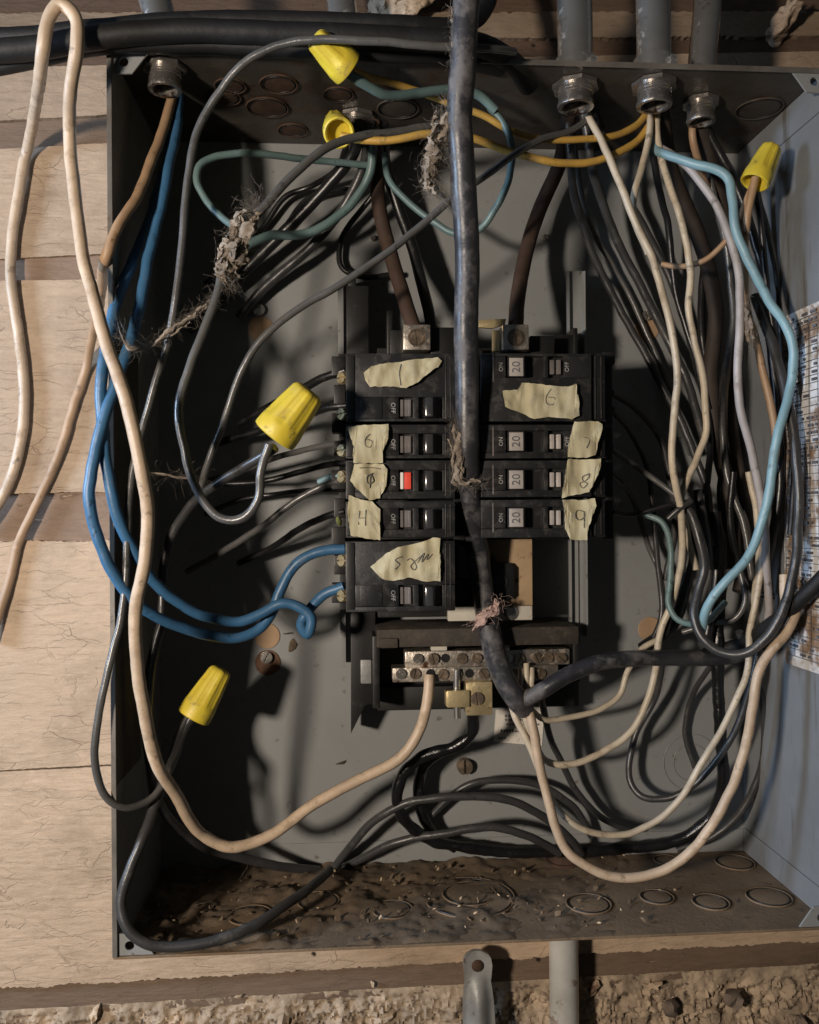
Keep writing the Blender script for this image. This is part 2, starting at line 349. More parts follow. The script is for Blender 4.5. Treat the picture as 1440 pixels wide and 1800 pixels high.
def text_mesh(body, size, loc, ang, m, parent, name='lettering'):
    cu = bpy.data.curves.new(name, 'FONT'); cu.body = body; cu.size = size * S; cu.align_x = 'CENTER'; cu.align_y = 'CENTER'
    cu.extrude = .25 * S; cu.resolution_u = 3
    t = bpy.data.objects.new('tmp', cu); scene.collection.objects.link(t)
    me = bpy.data.meshes.new_from_object(t.evaluated_get(bpy.context.evaluated_depsgraph_get()))
    bpy.data.objects.remove(t); bpy.data.curves.remove(cu)
    me.name = name; me.materials.clear(); me.materials.append(M[m])
    T = Matrix.Translation((Vector(loc) - Vector(parent['_org'])) * S) @ Matrix.Rotation(ang, 4, 'Y') @ Matrix.Rotation(R(90), 4, 'X')
    me.transform(T)
    o = bpy.data.objects.new(name, me); scene.collection.objects.link(o); o.parent = parent; o['_org'] = parent['_org']
    return o

# ================================================================== SETTING: wall of planks, rubble foundation
WW = 358.0
def jag(pxs, y0, y1, amp, seed):      # an uneven edge in pixels from x0 to x1
    out = []
    for px in pxs:
        t = px / 1440.
        n_ = .5 * noise.noise(Vector((px * .02, seed, 0))) + .5 * noise.noise(Vector((px * .11, seed, 4))) + .8 * max(0, noise.noise(Vector((px * .06, seed, 7)))) * noise.noise(Vector((px * .45, seed, 9))) + .25 * noise.noise(Vector((px * .9, seed, 2)))
        out.append((px, y0 + (y1 - y0) * t + amp * n_))
    return out
wall = thing('plank_wall', P(720, 1790, WW), 'wall of cracked cream painted boards behind the grey box', 'wall')
def plank(t0, t1, b0, b1, m, w0, th, at=1.5, ab=2.0, x0=-170, x1=1620, label=None, seed=0):
    xs = [x0 + (x1 - x0) * i / 620 for i in range(621)]
    top = jag(xs, t0, t1, at, seed + 1.3); bot = jag(xs, b0, b1, ab, seed + 8.8)
    pts = [P(a, b, w0) for a, b in top]; pb = [P(a, b, w0) for a, b in bot]
    mb = MB(); n = len(pts)
    vs = pts + pb + [p + Vector((0, th, 0)) for p in pts] + [p + Vector((0, th, 0)) for p in pb]
    fs = []
    for i in range(n - 1):
        fs += [(i, i + 1, n + i + 1, n + i), (i, 2 * n + i, 2 * n + i + 1, i + 1), (n + i, n + i + 1, 3 * n + i + 1, 3 * n + i)]
    fs += [(0, n, 3 * n, 2 * n), (n - 1, 3 * n - 1, 4 * n - 1, 2 * n - 1)]
    mb.add(vs, fs)
    o = mb.build('plank', M[m], wall, smooth=30)
    if label: o['label'] = label
    return o
plank(118, 90, 212, 130, 'paint_c', WW, 16, seed=1)
plank(208, 118, 262, 180, 'bare', WW + 12, 14, seed=2, label='bare brown strip between two painted boards')
plank(262, 180, 455, 380, 'paint_a', WW, 16, seed=3)
plank(450, 372, 496, 470, 'bare_red', WW + 11, 14, seed=4, label='bare brown strip under the second painted board')
plank(494, 466, 868, 838, 'paint_a', WW, 18, seed=5, ab=3)
plank(858, 826, 960, 940, 'bare_red', WW + 14, 14, seed=6, label='worn reddish strip with flaking paint')
plank(952, 938, 1354, 1280, 'paint_b', WW, 18, seed=7, at=5)
plank(1357, 1284, 1738, 1654, 'paint_b', WW + 2, 18, seed=8, ab=7)
plank(1726, 1640, 1790, 1706, 'bare', WW + 16, 16, seed=9, at=1, ab=4, label='bare brown strip along the foot of the boards')
plank(72, 66, 122, 96, 'oldwood', WW + 10, 14, seed=10, label='dark old timber above the painted boards')
plank(22, 20, 74, 62, 'paint_dk', WW - 4, 24, seed=11, at=5, ab=5)
plank(-90, -90, 24, 20, 'oldwood', WW + 10, 30, seed=12, label='dark old timber at the very top')
# broken timber and plaster above the box
for px, py, r_, m, lab in ((1372, 45, 46, 'paint_c', 'rounded lump of cream plaster at the top right corner'),
                           (700, 8, 70, 'mortar', 'greyish lump of plaster left of the black cable')):
    mb = MB(); mb.ico(P(px, py, WW - 18), r_, 5, (1.3, .45, .5), .28, px)
    for i_, v_ in enumerate(mb.v): mb.v[i_] = v_ + Vector((noise.noise(v_ * .07), noise.noise(v_ * .07 + Vector((9, 0, 0))), noise.noise(v_ * .07 + Vector((0, 9, 0))))) * 7
    tag(mb.build('plaster_lump', M[m]), lab, 'plaster')
# rubble foundation
fnd = thing('rubble_foundation', P(720, 1900, WW + 20), 'crumbling rubble and mortar foundation under the boards', 'foundation')
mb = MB(); nx, nz_ = 520, 80; vs = []
for j in range(nz_ + 1):
    for i in range(nx + 1):
        px = -170 + 1790 * i / nx; t = j / nz_
        y0 = 1776 - 82 * px / 1440.; py = y0 + (1990 - y0) * t
        p = P(px, py, WW + 14)
        h = noise.noise(p * .02) * 16 + noise.noise(p * .06) * 11 + noise.noise(p * .17) * 8 + noise.noise(p * .4) * 4
        vs.append(p - Vector((0, h * min(1, t * 6 + .15), 0)))
mb.add(vs, [(j * (nx + 1) + i, j * (nx + 1) + i + 1, (j + 1) * (nx + 1) + i + 1, (j + 1) * (nx + 1) + i) for j in range(nz_) for i in range(nx)])
mb.build('mortar', M['mortar'], fnd, smooth=50)
sr = random.Random(5)
for k in range(16):
    px = sr.uniform(-60, 1500); t = sr.random() ** 1.3; py = 1790 - 82 * px / 1440. + t * 130
    mb = MB(); rr = sr.choice((7, 9, 12, 16, 22)) * sr.uniform(.8, 1.2)
    mb.ico(P(px, py, WW + 8), rr, 2, (1.3, .7, sr.uniform(.6, 1)), .5, k)
    mb.build('stone', M['stone_dark' if sr.random() < .3 else 'stone'], fnd, smooth=35)
for px, py, rr in ((1290, 1755, 24), (1180, 1772, 20)):
    mb = MB(); mb.ico(P(px, py, WW - 2), rr, 2, (1.1, .8, .9), .25, px); mb.build('stone', M['stone_dark'], fnd, smooth=35)

# ================================================================== THE BOX
panel = thing('electrical_panel', (0, 175, -HH - 6), 'open grey steel breaker box full of loose wires', 'breaker box')
T = 5.0
MB().box(-HW - T, HW + T, DEP, DEP + T, -HH - T, HH + T).build('back_panel', M['steel'], panel, smooth=0)
def side(name, x0, x1, m): return MB().box(x0, x1, 0, DEP - .5, -HH, HH).build(name, M[m], panel, smooth=0, bevel=1)
side('side_wall', -HW - T, -HW, 'steel'); side('side_wall', HW, HW + T, 'steel_right')
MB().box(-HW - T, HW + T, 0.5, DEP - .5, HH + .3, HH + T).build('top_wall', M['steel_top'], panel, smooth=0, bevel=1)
MB().box(-HW - T, HW + T, 0.5, DEP - .5, -HH - T, -HH - .3).build('bottom_wall', M['floor'], panel, smooth=0, bevel=1)
MB().box(-HW + 2, HW - 2, DEP - 3.5, DEP - .3, -HH + .5, -HH + 48).build('bottom_flange', M['steel'], panel, smooth=0, bevel=1)
MB().box(HW - 3.5, HW - .3, 4, DEP - 6, -HH + .5, -HH + 52).build('bottom_flange', M['steel_right'], panel, smooth=0, bevel=1)
MB().box(HW - 3.5, HW - .3, 4, DEP - 6, HH - 62, HH - .5).build('top_flange', M['steel_right'], panel, smooth=0, bevel=1)
# rolled front edges
MB().box(-HW - T - .5, -HW + 3, -3, -.2, -HH, HH).build('front_edge', M['steel_edge'], panel, smooth=0, bevel=.8)
MB().box(-HW + 60, HW, -2, .2, HH - 4, HH + T + 1).build('front_edge', M['steel_edge'], panel, smooth=0, bevel=.8)
def corner_tab(sx, sz):
    mb = MB(); x = sx * HW; z = sz * HH; X = lambda v: x - sx * v; Z = lambda v: z - sz * v
    outer = [(4, 1), (62, 1), (36, 36), (4, 38)]
    hole = [(22 + 8 * math.cos(a * math.pi / 6), 17 + 8 * math.sin(a * math.pi / 6)) for a in range(12)]
    pts = [Vector((X(a), 2, Z(b))) for a, b in outer]; hp = [Vector((X(a), 2, Z(b))) for a, b in hole]
    # quad-ish fan between outline and hole
    dense = []
    for i in range(4):
        for k in range(3): dense.append(pts[i].lerp(pts[(i + 1) % 4], k / 3))
    c = Vector((X(22), 2, Z(17)))
    dense.sort(key=lambda p: math.atan2((p - c).z, (p - c).x)); hp.sort(key=lambda p: math.atan2((p - c).z, (p - c).x))
    n = 12; bk = Vector((0, 4, 0))
    vs = dense + hp + [p + bk for p in dense] + [p + bk for p in hp]; fs = []
    for i in range(n):
        j = (i + 1) % n
        fs += [(i, j, n + j, n + i), (2 * n + i, 3 * n + i, 3 * n + j, 2 * n + j), (i, 2 * n + i, 2 * n + j, j), (n + i, n + j, 3 * n + j, 3 * n + i)]
    mb.add(vs, fs); mb.build('corner_tab', M['steel'], panel, smooth=0)
for sx in (-1, 1):
    for sz in (-1, 1): corner_tab(sx, sz)
# knockouts
def ring(c, axis, r, t, m, name='knockout', disc=True, drop=0., groove=True):
    mb = MB(); ax = Vector(axis).normalized(); u = ax.orthogonal().normalized(); v = ax.cross(u)
    loop = [Vector(c) + ax * .8 + (u * math.cos(k * math.pi / 16) + v * math.sin(k * math.pi / 16)) * r for k in range(33)]
    mb.tube([p + ax * .6 for p in loop], t * .7, 6, False)
    if groove: g2 = MB(); g2.tube([Vector(c) + (p - Vector(c)) * (1 - 2.1 * t / r) + ax * .3 for p in loop], t * .8, 6, False); g2.build('knockout_groove', M['bakelite_dark'], panel)
    if disc: mb.lathe([(0, r - t * 1.8), (1.6 + drop, r - t * 2.0), (2.0 + drop, r - t * 3)], Vector(c), ax, 28, cap0=False)
    return mb.build(name, M[m], panel, smooth=40)
for px, py, r in ((825, 1578, 88), (825, 1572, 52), (1035, 1590, 42), (1155, 1578, 32), (1250, 1587, 34), (1352, 1578, 42), (1292, 1517, 40), (1172, 1513, 27),
                  (560, 1585, 40), (440, 1610, 40), (690, 1600, 38)):
    c = PZ(px, py, -HH); ring(c, (0, 0, 1), r, 2.4, 'floor', disc=r < 80)
for px, py, r in ((490, 147, 34), (470, 188, 40), (395, 170, 30), (515, 228, 30), (595, 165, 28), (700, 190, 40), (1335, 190, 44), (405, 150, 28)):
    c = PZ(px, py, HH); ring(c, (0, 0, -1), r, 2.6, 'rust' if px < 600 else 'steel_top')
c = P(1215, 1340, DEP); ring(c, (0, -1, 0), 62, 1.0, 'steel', disc=False, groove=False); ring(c, (0, -1, 0), 40, 1.0, 'steel', disc=False, groove=False)
# back screws with tan card washers and rust
def back_screw(px, py, r=13, washer=None, ang=1.2, m='screw', wy=0, h=9):
    p = P(px, py, DEP - 1)
    if washer:
        mb = MB(); q = P(px + 2, py + wy, DEP - 1); mb.lathe([(0, 27), (1.2, 26.5)], q, (0, -1, 0), 24); mb.build('washer', M[washer], panel)
    sc = MB().screw(p + Vector((0, -1.5, 0)), r, h, ang); return sc.build('mounting_screw', M[m], panel, smooth=35)
back_screw(456, 546, 13, 'tan_disc', .5, wy=32); M['rust_stain'] = mat('rust_stain', (.16, .085, .05), .85, 0, (.09, .05, .032), .45, 200, var=.3)
back_screw(469, 1155, 13, 'rust_stain', .3, wy=10)
back_screw(1135, 556, 11, 'tan_disc', 1., wy=22); back_screw(816, 1345, 17, None, .8, 'screw_rust', h=16)
back_screw(655, 420, 6); back_screw(957, 419, 7); back_screw(1330, 1105, 15, None, .3, 'ivory')
for px, py in ((470, 1118), (1143, 1106)):
    mb = MB(); mb.lathe([(0, 27), (1.4, 26)], P(px, py, DEP - 1), (0, -1, 0), 28); mb.build('card_disc', M['tan_disc'], panel)
for px, py, r in ((507, 1113, 9), (512, 1135, 12), (600, 1340, 10)):
    mb = MB(); mb.ico(P(px, py, DEP - .5), r, 2, (1, .12, 1), .5, px); mb.build('dirt_blot', M['dirt'], panel)
# browned sheet on the left wall
y1 = PX(244, 980, -HW).y
mb = MB(); mb.box(-HW + .3, -HW + 1.5, 6, y1, PX(199, 1388, -HW + 1).z, PX(199, 600, -HW + 1).z); mb.build('wiring_sheet', M['paper_dark'], panel, smooth=0)
# stained table of circuits on the right wall
yl = PX(1380, 860, HW).y; zt = PX(1380, 557, HW).z; zb = PX(1383, 1165, HW).z
sheet = MB()
N_ = 26; vs = []
for i in range(N_ + 1):
    z = zb + (zt - zb) * i / N_
    for j in range(9):
        y = yl * (1 - j / 8) + 22 * (j / 8)
        vs.append((HW - 1.5 - 2.5 * max(0, noise.noise(Vector((y * .012, z * .012, 2)))), y + (noise.noise(Vector((z * .04, 0, j))) * 5 if j == 0 else 0), z))
sheet.add(vs, [(i * 9 + j, i * 9 + j + 1, (i + 1) * 9 + j + 1, (i + 1) * 9 + j) for i in range(N_) for j in range(8)])
sh = sheet.build('circuit_chart', M['paper_stain'], panel, smooth=50)
pr = MB(); xx = HW - 5.0
for i in range(47):
    z = zb + 20 + (zt - zb - 40) * i / 46
    pr.box(xx, xx + .4, 30, yl - 8, z - .5, z + .5)
    y = 34
    rr = random.Random(i)
    while y < yl - 20:
        l = rr.uniform(6, 22)
        if rr.random() < .55: pr.box(xx, xx + .4, y, min(y + l, yl - 12), z + 3.5, z + 8.5)
        y += l + rr.uniform(4, 14)
for k in range(5):
    y = 30 + (yl - 40) * k / 4; pr.box(xx, xx + .4, y - .6, y + .6, zb + 20, zt - 20)
o = pr.build('printed_rows', M['ink'], sh, smooth=0)
# small paper label on the back
mb = MB(); mb.prism([P(a, b, DEP - 2) for a, b in ((872, 1248), (948, 1240), (957, 1250), (953, 1311), (868, 1304))], (0, 1.2, 0)); lb = mb.build('paper_label', M['paper'], panel, smooth=0)
mb = MB()
for k, (a, b, y) in enumerate(((888, 905, 1256), (888, 925, 1264), (890, 950, 1272), (880, 905, 1282), (880, 940, 1284), (876, 893, 1296), (932, 948, 1299))):
    for q in range(int((b - a) / 5)): mb.pbox(a + q * 5, a + q * 5 + 3.4, y, y + (5 if k in (0, 3) else 3), DEP - 2.5, DEP - 2.2)
mb.build('printed_lines', M['ink'], lb, smooth=0)

# ---------------------------------------------------------------- bus assembly inside the box
mb = MB(); mb.pbox(664, 1000, 612, 950, 205, 335); mb.build('bus_base', M['bakelite_dark'], panel, bevel=3)
mb = MB(); mb.pbox(664, 806, 951, 1085, 205, 335); mb.build('bus_base', M['bakelite_dark'], panel, bevel=3)
mb = MB(); mb.pbox(796, 850, 612, 960, 166, 206); mb.build('bus_cover', M['bakelite_dark'], panel, bevel=3)
# rails
mb = MB(); mb.pbox(596, 606, 495, 1165, 245, 349); mb.pbox(606, 618, 495, 1165, 262, 266); mb.build('mounting_rail', M['steel'], panel, bevel=1)
mb = MB(); mb.pbox(609, 648, 502, 640, 236, 345); mb.pbox(612, 626, 474, 503, 236, 345); mb.build('rail_post', M['bakelite_dark'], panel, bevel=2)
mb = MB(); mb.pbox(1000, 1032, 476, 1120, 262, 266); mb.pbox(1000, 1004, 476, 1120, 250, 262); mb.pbox(1013, 1016, 590, 1120, 257, 262); mb.pbox(1029, 1032, 476, 1120, 235, 349)
mb.build('mounting_rail', M['steel'], panel, bevel=.8)
mb = MB(); mb.prism([P(a, b, 258) for a, b in ((617, 1076), (660, 1076), (660, 1236), (642, 1240), (617, 1290))], (0, 60, 0)); mb.build('rail_foot', M['bakelite_dark'], panel, bevel=1)
mb = MB(); mb.pbox(634, 653, 1160, 1202, 244, 256); mb.build('rail_clip', M['galv_dull'], panel, bevel=2)
mb = MB(); mb.pbox(680, 690, 545, 622, 190, 260); mb.build('bus_spike', M['bakelite_dark'], panel, bevel=2)
for bx in ((686, 708, 580, 622, 150, 240), (757, 800, 575, 625, 140, 240), (932, 975, 590, 622, 150, 240), (975, 1012, 588, 622, 200, 260)):
    mb = MB(); mb.pbox(*bx); mb.build('bus_moulding', M['bakelite_dark'], panel, bevel=2)
mb = MB(); mb.pbox(1008, 1016, 576, 622, 190, 260); mb.build('bus_spike', M['bakelite_dark'], panel, bevel=2)
# lugs
def lug(px0, px1, py0, py1, w0, m, ms):
    mb = MB(); mb.pbox(px0, px1, py0, py1, w0, w0 + 60); l = mb.build('lug', M[m], panel, bevel=2.5)
    c = P((px0 + px1) / 2, (py0 + py1) / 2 + 1, w0)
    mb = MB(); mb.lathe([(0, 17), (1.5, 17), (1.5, 14.5), (.6, 14.5)], c, (0, -1, 0), 28, cap1=False); mb.screw(c + Vector((0, .6, 0)), 14.0, 3, .9)
    mb.build('lug_screw', M[ms], l, smooth=35)
lug(709, 757, 570, 615, 112, 'tin', 'screw_rust'); lug(884, 930, 570, 615, 112, 'tin', 'screw_rust')
mb = MB(); mb.prism([P(a, b, 140) for a, b in ((842, 562), (890, 560), (888, 570), (866, 577), (842, 575))], (0, 8, 0)); mb.pbox(866, 878, 580, 617, 132, 142); mb.build('brass_tab', M['brass'], panel, bevel=1)
# fibre board, latch and ivory strip under the right breakers
mb = MB(); mb.pbox(848, 936, 948, 1068, 195, 206); mb.build('fibre_board', M['fibre'], panel, bevel=1)
mb = MB(); mb.prism([P(a, b, 180) for a, b in ((866, 976), (868, 978), (874, 988), (898, 990), (905, 998), (905, 1048), (898, 1054), (866, 1054))], (0, 12, 0)); mb.build('board_latch', M['bakelite_dark'], panel, bevel=2)
c = P(880, 1022, 180); mb = MB(); mb.lathe([(0, 14), (2, 14), (2, 12), (.5, 12)], c, (0, -1, 0), 22); mb.build('latch_boss', M['bakelite'], panel)
mb = MB(); mb.pbox(788, 936, 1066, 1091, 182, 204); mb.build('ivory_strip', M['ivory'], panel, bevel=1.5)
mb = MB(); c = P(897, 1077, 182); mb.lathe([(0, 15), (3, 15), (7, 11), (8.5, 4)], c, (0, -1, 0), 22); mb.box(c.x - 8, c.x + 8, c.y - 9.2, c.y - 8, c.z - 1, c.z + 1); mb.build('strip_screw', M['screw'], panel)
mb = MB(); mb.pbox(790, 846, 1018, 1066, 208, 240); mb.build('bus_end_block', M['bakelite'], panel, bevel=2)
# neutral block
mb = MB(); mb.pbox(662, 1018, 1104, 1136, 176, 330); mb.pbox(668, 700, 1122, 1140, 170, 178); mb.build('neutral_cover', M['bar_brown'], panel, bevel=4)
mb = MB(); mb.pbox(664, 1018, 1136, 1246, 306, 345); mb.pbox(655, 668, 1118, 1246, 190, 345); mb.pbox(1008, 1020, 1118, 1200, 190, 345); mb.pbox(664, 1010, 1205, 1246, 270, 310)
mb.build('neutral_tray', M['bakelite_dark'], panel, bevel=3)
rows = ((712, 1002, 1143, 1171, 196, [(735, 0), (762, .5), (783, None), (812, 1.2), (838, .9), (893, 2.0), (913, .2), (944, .6), (964, 1.5), (987, .8)]),
        (690, 982, 1172, 1197, 186, [(705, 1.), (730, .3), (757, None), (779, .1), (803, 1.4), (825, None), (850, .7), (903, 1.1), (926, .2), (950, 1.9)]))
for a, b, y0, y1_, w0, scr in rows:
    mb = MB(); mb.pbox(a, b, y0, y1_, w0, w0 + 46); nb = mb.build('neutral_bar', M['tin'], panel, bevel=2.5)
    for i, (px, an) in enumerate(scr):
        cc = P(px, (y0 + y1_) / 2 + rnd.uniform(-1, 1), w0 - .4)
        mb = MB()
        if an is None:
            mb.lathe([(0, 8.5), (1.4, 8.5), (1.4, 6.6), (.4, 6.6)], cc, (0, -1, 0), 18); mb.build('terminal_hole', M['bakelite_dark'], nb)
        else:
            mb.screw(cc + Vector((0, rnd.uniform(-2, 1), 0)), rnd.uniform(9.5, 11), 5, an * 2); mb.build('terminal_screw', M['screw_rust' if (i * 7) % 5 else 'screw'], nb, smooth=35)
mb = MB()
for px in (772, 882): mb.pbox(px - 14, px + 14, 1133, 1144, 192, 215)
mb.build('bar_clips', M['ivory'], panel, bevel=1.5)
# ground lug
mb = MB(); mb.pbox(820, 866, 1199, 1258, 172, 215); mb.pbox(786, 826, 1214, 1244, 166, 176); mb.pbox(784, 800, 1216, 1242, 172, 200); gl = mb.build('ground_lug', M['brass'], panel, bevel=2.5)
mb = MB(); mb.screw(P(839, 1228, 171.5), 13, 4, .9); mb.build('lug_screw', M['screw_rust'], gl, smooth=35)
tag(MB().tube(path([(803, 1176, 180), (803, 1215, 182), (804, 1262, 184)]), 7, 12).build('bare_wire', M['alu']), 'short bare aluminium wire clamped behind the brass lug', 'wire')
# outer combs either side of the breakers
mb = MB()
for k in range(9): mb.pbox(583 + (k % 2) * 4, 607, 626 + k * 50, 660 + k * 50, 122, 160)
mb.pbox(596, 612, 622, 1072, 150, 240); mb.build('breaker_hooks', M['bakelite_dark'], panel, bevel=2)
mb = MB()
mb.pbox(1064, 1078, 622, 948, 130, 240); mb.pbox(1060, 1082, 618, 640, 110, 160); mb.build('breaker_hooks', M['bakelite_dark'], panel, bevel=3)

# ================================================================== BREAKERS
FW = 52.0
def breaker(side_, y0, y1, label, rows_, xin, tap=None, flag=None, xo=None):
    # side_ -1: terminals on the left, +1: on the right.  rows_: y centres of the visible handle rows
    px_out = 608 if side_ < 0 else 1066
    cx = (px_out + xin) / 2
    base = P(cx, y1, FW + 130)
    t = thing('circuit_breaker', base, label, 'circuit breaker', 'circuit breakers plugged into the box')
    a, b = min(px_out, xin), max(px_out, xin)
    body = MB(); g = 1.3
    body.pbox(a, b, y0 + g, y1 - g, FW + 14, FW + 132)
    def plate(x0_, x1_, ya, yb, w0=FW): body.pbox(x0_, x1_, ya, yb, w0, FW + 14.5)
    s0, s1 = (625, xin) if side_ < 0 else (xin, 1040)
    yy = y0 + g
    if side_ < 0: wins = ((701, 726), (736, 778))
    else: wins = ((889, 956), (964, 991))
    for yc in rows_:
        ya, yb = yc - 19, yc + 19
        plate(s0, s1, yy, ya)
        xs = s0
        for w0_, w1_ in wins: plate(xs, w0_, ya, yb); xs = w1_
        plate(xs, s1, ya, yb); yy = yb
    plate(s0, s1, yy, y1 - g)
    if side_ < 0:
        for xr in (783, 791): body.pbox(xr, xr + 2, y0 + 5, y1 - 5, FW - 1.2, FW + 2)
    else:
        for xr in (1046, 1056): body.pbox(xr, xr + 2.5, y0 + 6, y1 - 6, FW + 6, FW + 12)
    bo = body.build('body', M['bakelite'], t, bevel=1.3)
    # step towards the terminals
    mb = MB()
    if side_ < 0: mb.pbox(609, 624, y0 + 4, y1 - 4, FW + 6, FW + 40)
    else: mb.pbox(1041, 1064, y0 + 4, y1 - 4, FW + 8, FW + 40)
    mb.build('terminal_step', M['bakelite_dark'], t, bevel=1.5)
    for yc in rows_:
        if side_ < 0:
            mA, mB_ = ('white_flag', 'red') if flag else ('window', 'window')
            mb = MB(); mb.pbox(704, 709.5, yc - 15, yc + 15, FW + 2, FW + 12); mb.build('trip_window', M[mA], t, bevel=1.5)
            mb = MB(); mb.pbox(711, 723, yc - 15, yc + 15, FW + (0 if flag else 3), FW + 12)
            if not flag: mb.pbox(718, 723, yc - 15, yc + 15, FW + 1, FW + 12)
            mb.build('trip_window', M[mB_], t, bevel=1.8)
            mb = MB(); q = [P(748, yc, FW - 14), P(761, yc, FW - 16), P(775, yc, FW + 4), P(775, yc, FW + 13.5), P(746, yc, FW + 13.5)]
            z0, z1 = P(760, yc + 17, FW).z, P(760, yc - 17, FW).z
            mb.prism([Vector((p.x, p.y, z0)) for p in q], (0, 0, z1 - z0)); mb.build('handle', M['handle'], t, bevel=2)
            text_mesh('OFF', 11 + rnd.uniform(-.4, .4), P(691, yc, FW - .2), R(90), 'print', t)
            mb = MB(); mb.pbox(634, 672, yc - 18, yc + 18, FW - 1.6, FW + 2); mb.build('face_panel', M['bakelite'], t, bevel=1)
        else:
            mb = MB(); q = [P(893, yc, FW - 12), P(922, yc, FW - 12), P(928, yc, FW + 13.5), P(891, yc, FW + 13.5)]
            z0, z1 = P(905, yc + 17.5, FW).z, P(905, yc - 17.5, FW).z
            mb.prism([Vector((p.x, p.y, z0)) for p in q], (0, 0, z1 - z0)); mb.build('handle', M['handle'], t, bevel=1.5)
            mb = MB(); mb.pbox(895.5, 920, yc - 16, yc + 16, FW - 13.2, FW - 12.0); hf = mb.build('handle_face', M['handle_pale'], t, bevel=.4)
            text_mesh('20', 21, P(908, yc, FW - 13.6), R(-90), 'ink', hf)
            for u0 in (967, 978.5):
                mb = MB(); mb.pbox(u0, u0 + 8, yc - 13, yc + 13, FW + 1, FW + 12); mb.build('trip_window', M['handle_pale' if yc > 660 else 'window'], t, bevel=2)
            text_mesh('ON', 10.5, P(881, yc, FW - .2), R(-90), 'print', t)
            text_mesh('OFF', 10.5, P(997, yc, FW - .2), R(-90), 'print', t)
            mb = MB(); mb.pbox(866, 868.5, yc - 26, yc + 26, FW - 1, FW + 3); mb.build('face_rib', M['window'], t, bevel=.6)
    if tap:
        for yc in tap:
            px = 606 if side_ < 0 else 1069
            mb = MB(); mb.screw(P(px, yc, FW + 40), 11, 10, .7, (side_ * .75, -.66, 0)); mb.pbox(px - 8, px + 8, yc - 10, yc + 10, FW + 48, FW + 56)
            mb.build('terminal_screw', M['brass'], t, smooth=35)
    return t
Lx, Rx = 800, 846
breaker(-1, 620, 742, 'topmost left double breaker with a torn blank tape across it', [717], Lx, [665, 728])
breaker(-1, 745, 807, 'single left breaker just above the one showing a red flag', [781], Lx, [792])
breaker(-1, 808, 878, 'left breaker tripped with a red flag showing', [845], Lx, [838], flag=True)
breaker(-1, 880, 946, 'single left breaker just below the one showing a red flag', [912], Lx, [])
breaker(-1, 950, 1076, 'lowest left double breaker fed by the two blue wires', [1047], Lx, [985, 1047])
breaker(1, 620, 742, 'topmost right double breaker with a wide tape across its lower half', [645], Rx, [])
breaker(1, 745, 807, 'right single breaker just under the wide tape reading 6', [776], Rx, [])
breaker(1, 808, 875, 'middle of the three single right breakers, its tape notched', [843], Rx, [])
breaker(1, 877, 946, 'lowest right breaker, just above the tan fibre board', [910], Rx, [])

# ================================================================== MASKING TAPE
def tape(poly, label, strokes=None, w0=FW - 8, seed=0, bow=8.):
    pts = []
    n = len(poly)
    for i in range(n):
        a, b = Vector((*poly[i], 0)), Vector((*poly[(i + 1) % n], 0)); k = max(1, int((b - a).length / 5))
        for j in range(k):
            q = a.lerp(b, j / k); q.x += rnd.uniform(-.8, .8); q.y += rnd.uniform(-.8, .8); pts.append(q)
    bm = bmesh.new(); f = bm.faces.new([bm.verts.new(P(q.x, q.y, w0)) for q in pts])
    bmesh.ops.triangulate(bm, faces=[f]); bmesh.ops.subdivide_edges(bm, edges=bm.edges[:], cuts=2, use_grid_fill=True)
    def hgt(p): return noise.noise(Vector((p.x * .03, seed, p.z * .03))) * bow + noise.noise(Vector((p.x * .075, seed + 4, p.z * .075))) * 2.6
    for v in bm.verts: v.co.y += hgt(v.co)
    ex = bmesh.ops.extrude_face_region(bm, geom=bm.faces[:])
    for g in ex['geom']:
        if isinstance(g, bmesh.types.BMVert): g.co.y -= 1.2
    bm.verts.index_update()
    mb = MB(); mb.add([v.co.copy() for v in bm.verts], [tuple(v.index for v in q.verts) for q in bm.faces]); bm.free()
    o = tag(mb.build('masking_tape', M['tape'], smooth=25), label, 'tape', 'torn masking tape on the breakers')
    if strokes:
        mb = MB()
        for st in strokes:
            sp = spline([Vector((x, 0, y)) for x, y in st], 2.)
            pp = []
            for q in sp:
                p = P(q.x, q.z, w0); p.y += hgt(p) - 2.7; pp.append(p)
            mb.tube(pp, .85, 5)
        mb.build('handwriting', M['pencil'], o, smooth=60)
    return o
tape([(640, 655), (652, 645), (668, 640), (700, 636), (740, 630), (770, 628), (777, 634), (770, 645), (745, 662), (735, 672), (715, 682), (690, 680), (650, 680), (643, 668)],
     'blank torn tape at the top of the left breakers', [[(705, 640), (702, 655), (704, 678)]], seed=1)
tape([(611, 750), (640, 747), (683, 745), (682, 770), (676, 785), (672, 795), (674, 814), (622, 814), (620, 800), (622, 785), (615, 765)],
     'square edged tape just above the left tape narrowing to a point', [[(650, 763), (642, 772), (643, 784), (651, 786), (654, 776), (645, 772)]], seed=2)
tape([(622, 815.5), (674, 815.5), (681, 825), (678, 855), (668, 875), (650, 880), (630, 862), (616, 845), (620, 830)],
     'left tape narrowing to a point beside the red flag', [[(655, 832), (645, 838), (647, 850), (656, 846), (652, 834), (650, 858)], [(632, 823), (650, 822), (668, 824)]], seed=3)
tape([(613, 870), (640, 880), (655, 881), (668, 895), (668, 950), (617, 942), (611, 900)], 'left tape with a penciled H, above the blue wires',
     [[(632, 898), (630, 922)], [(643, 896), (642, 924)], [(631, 911), (643, 910)]], seed=4)
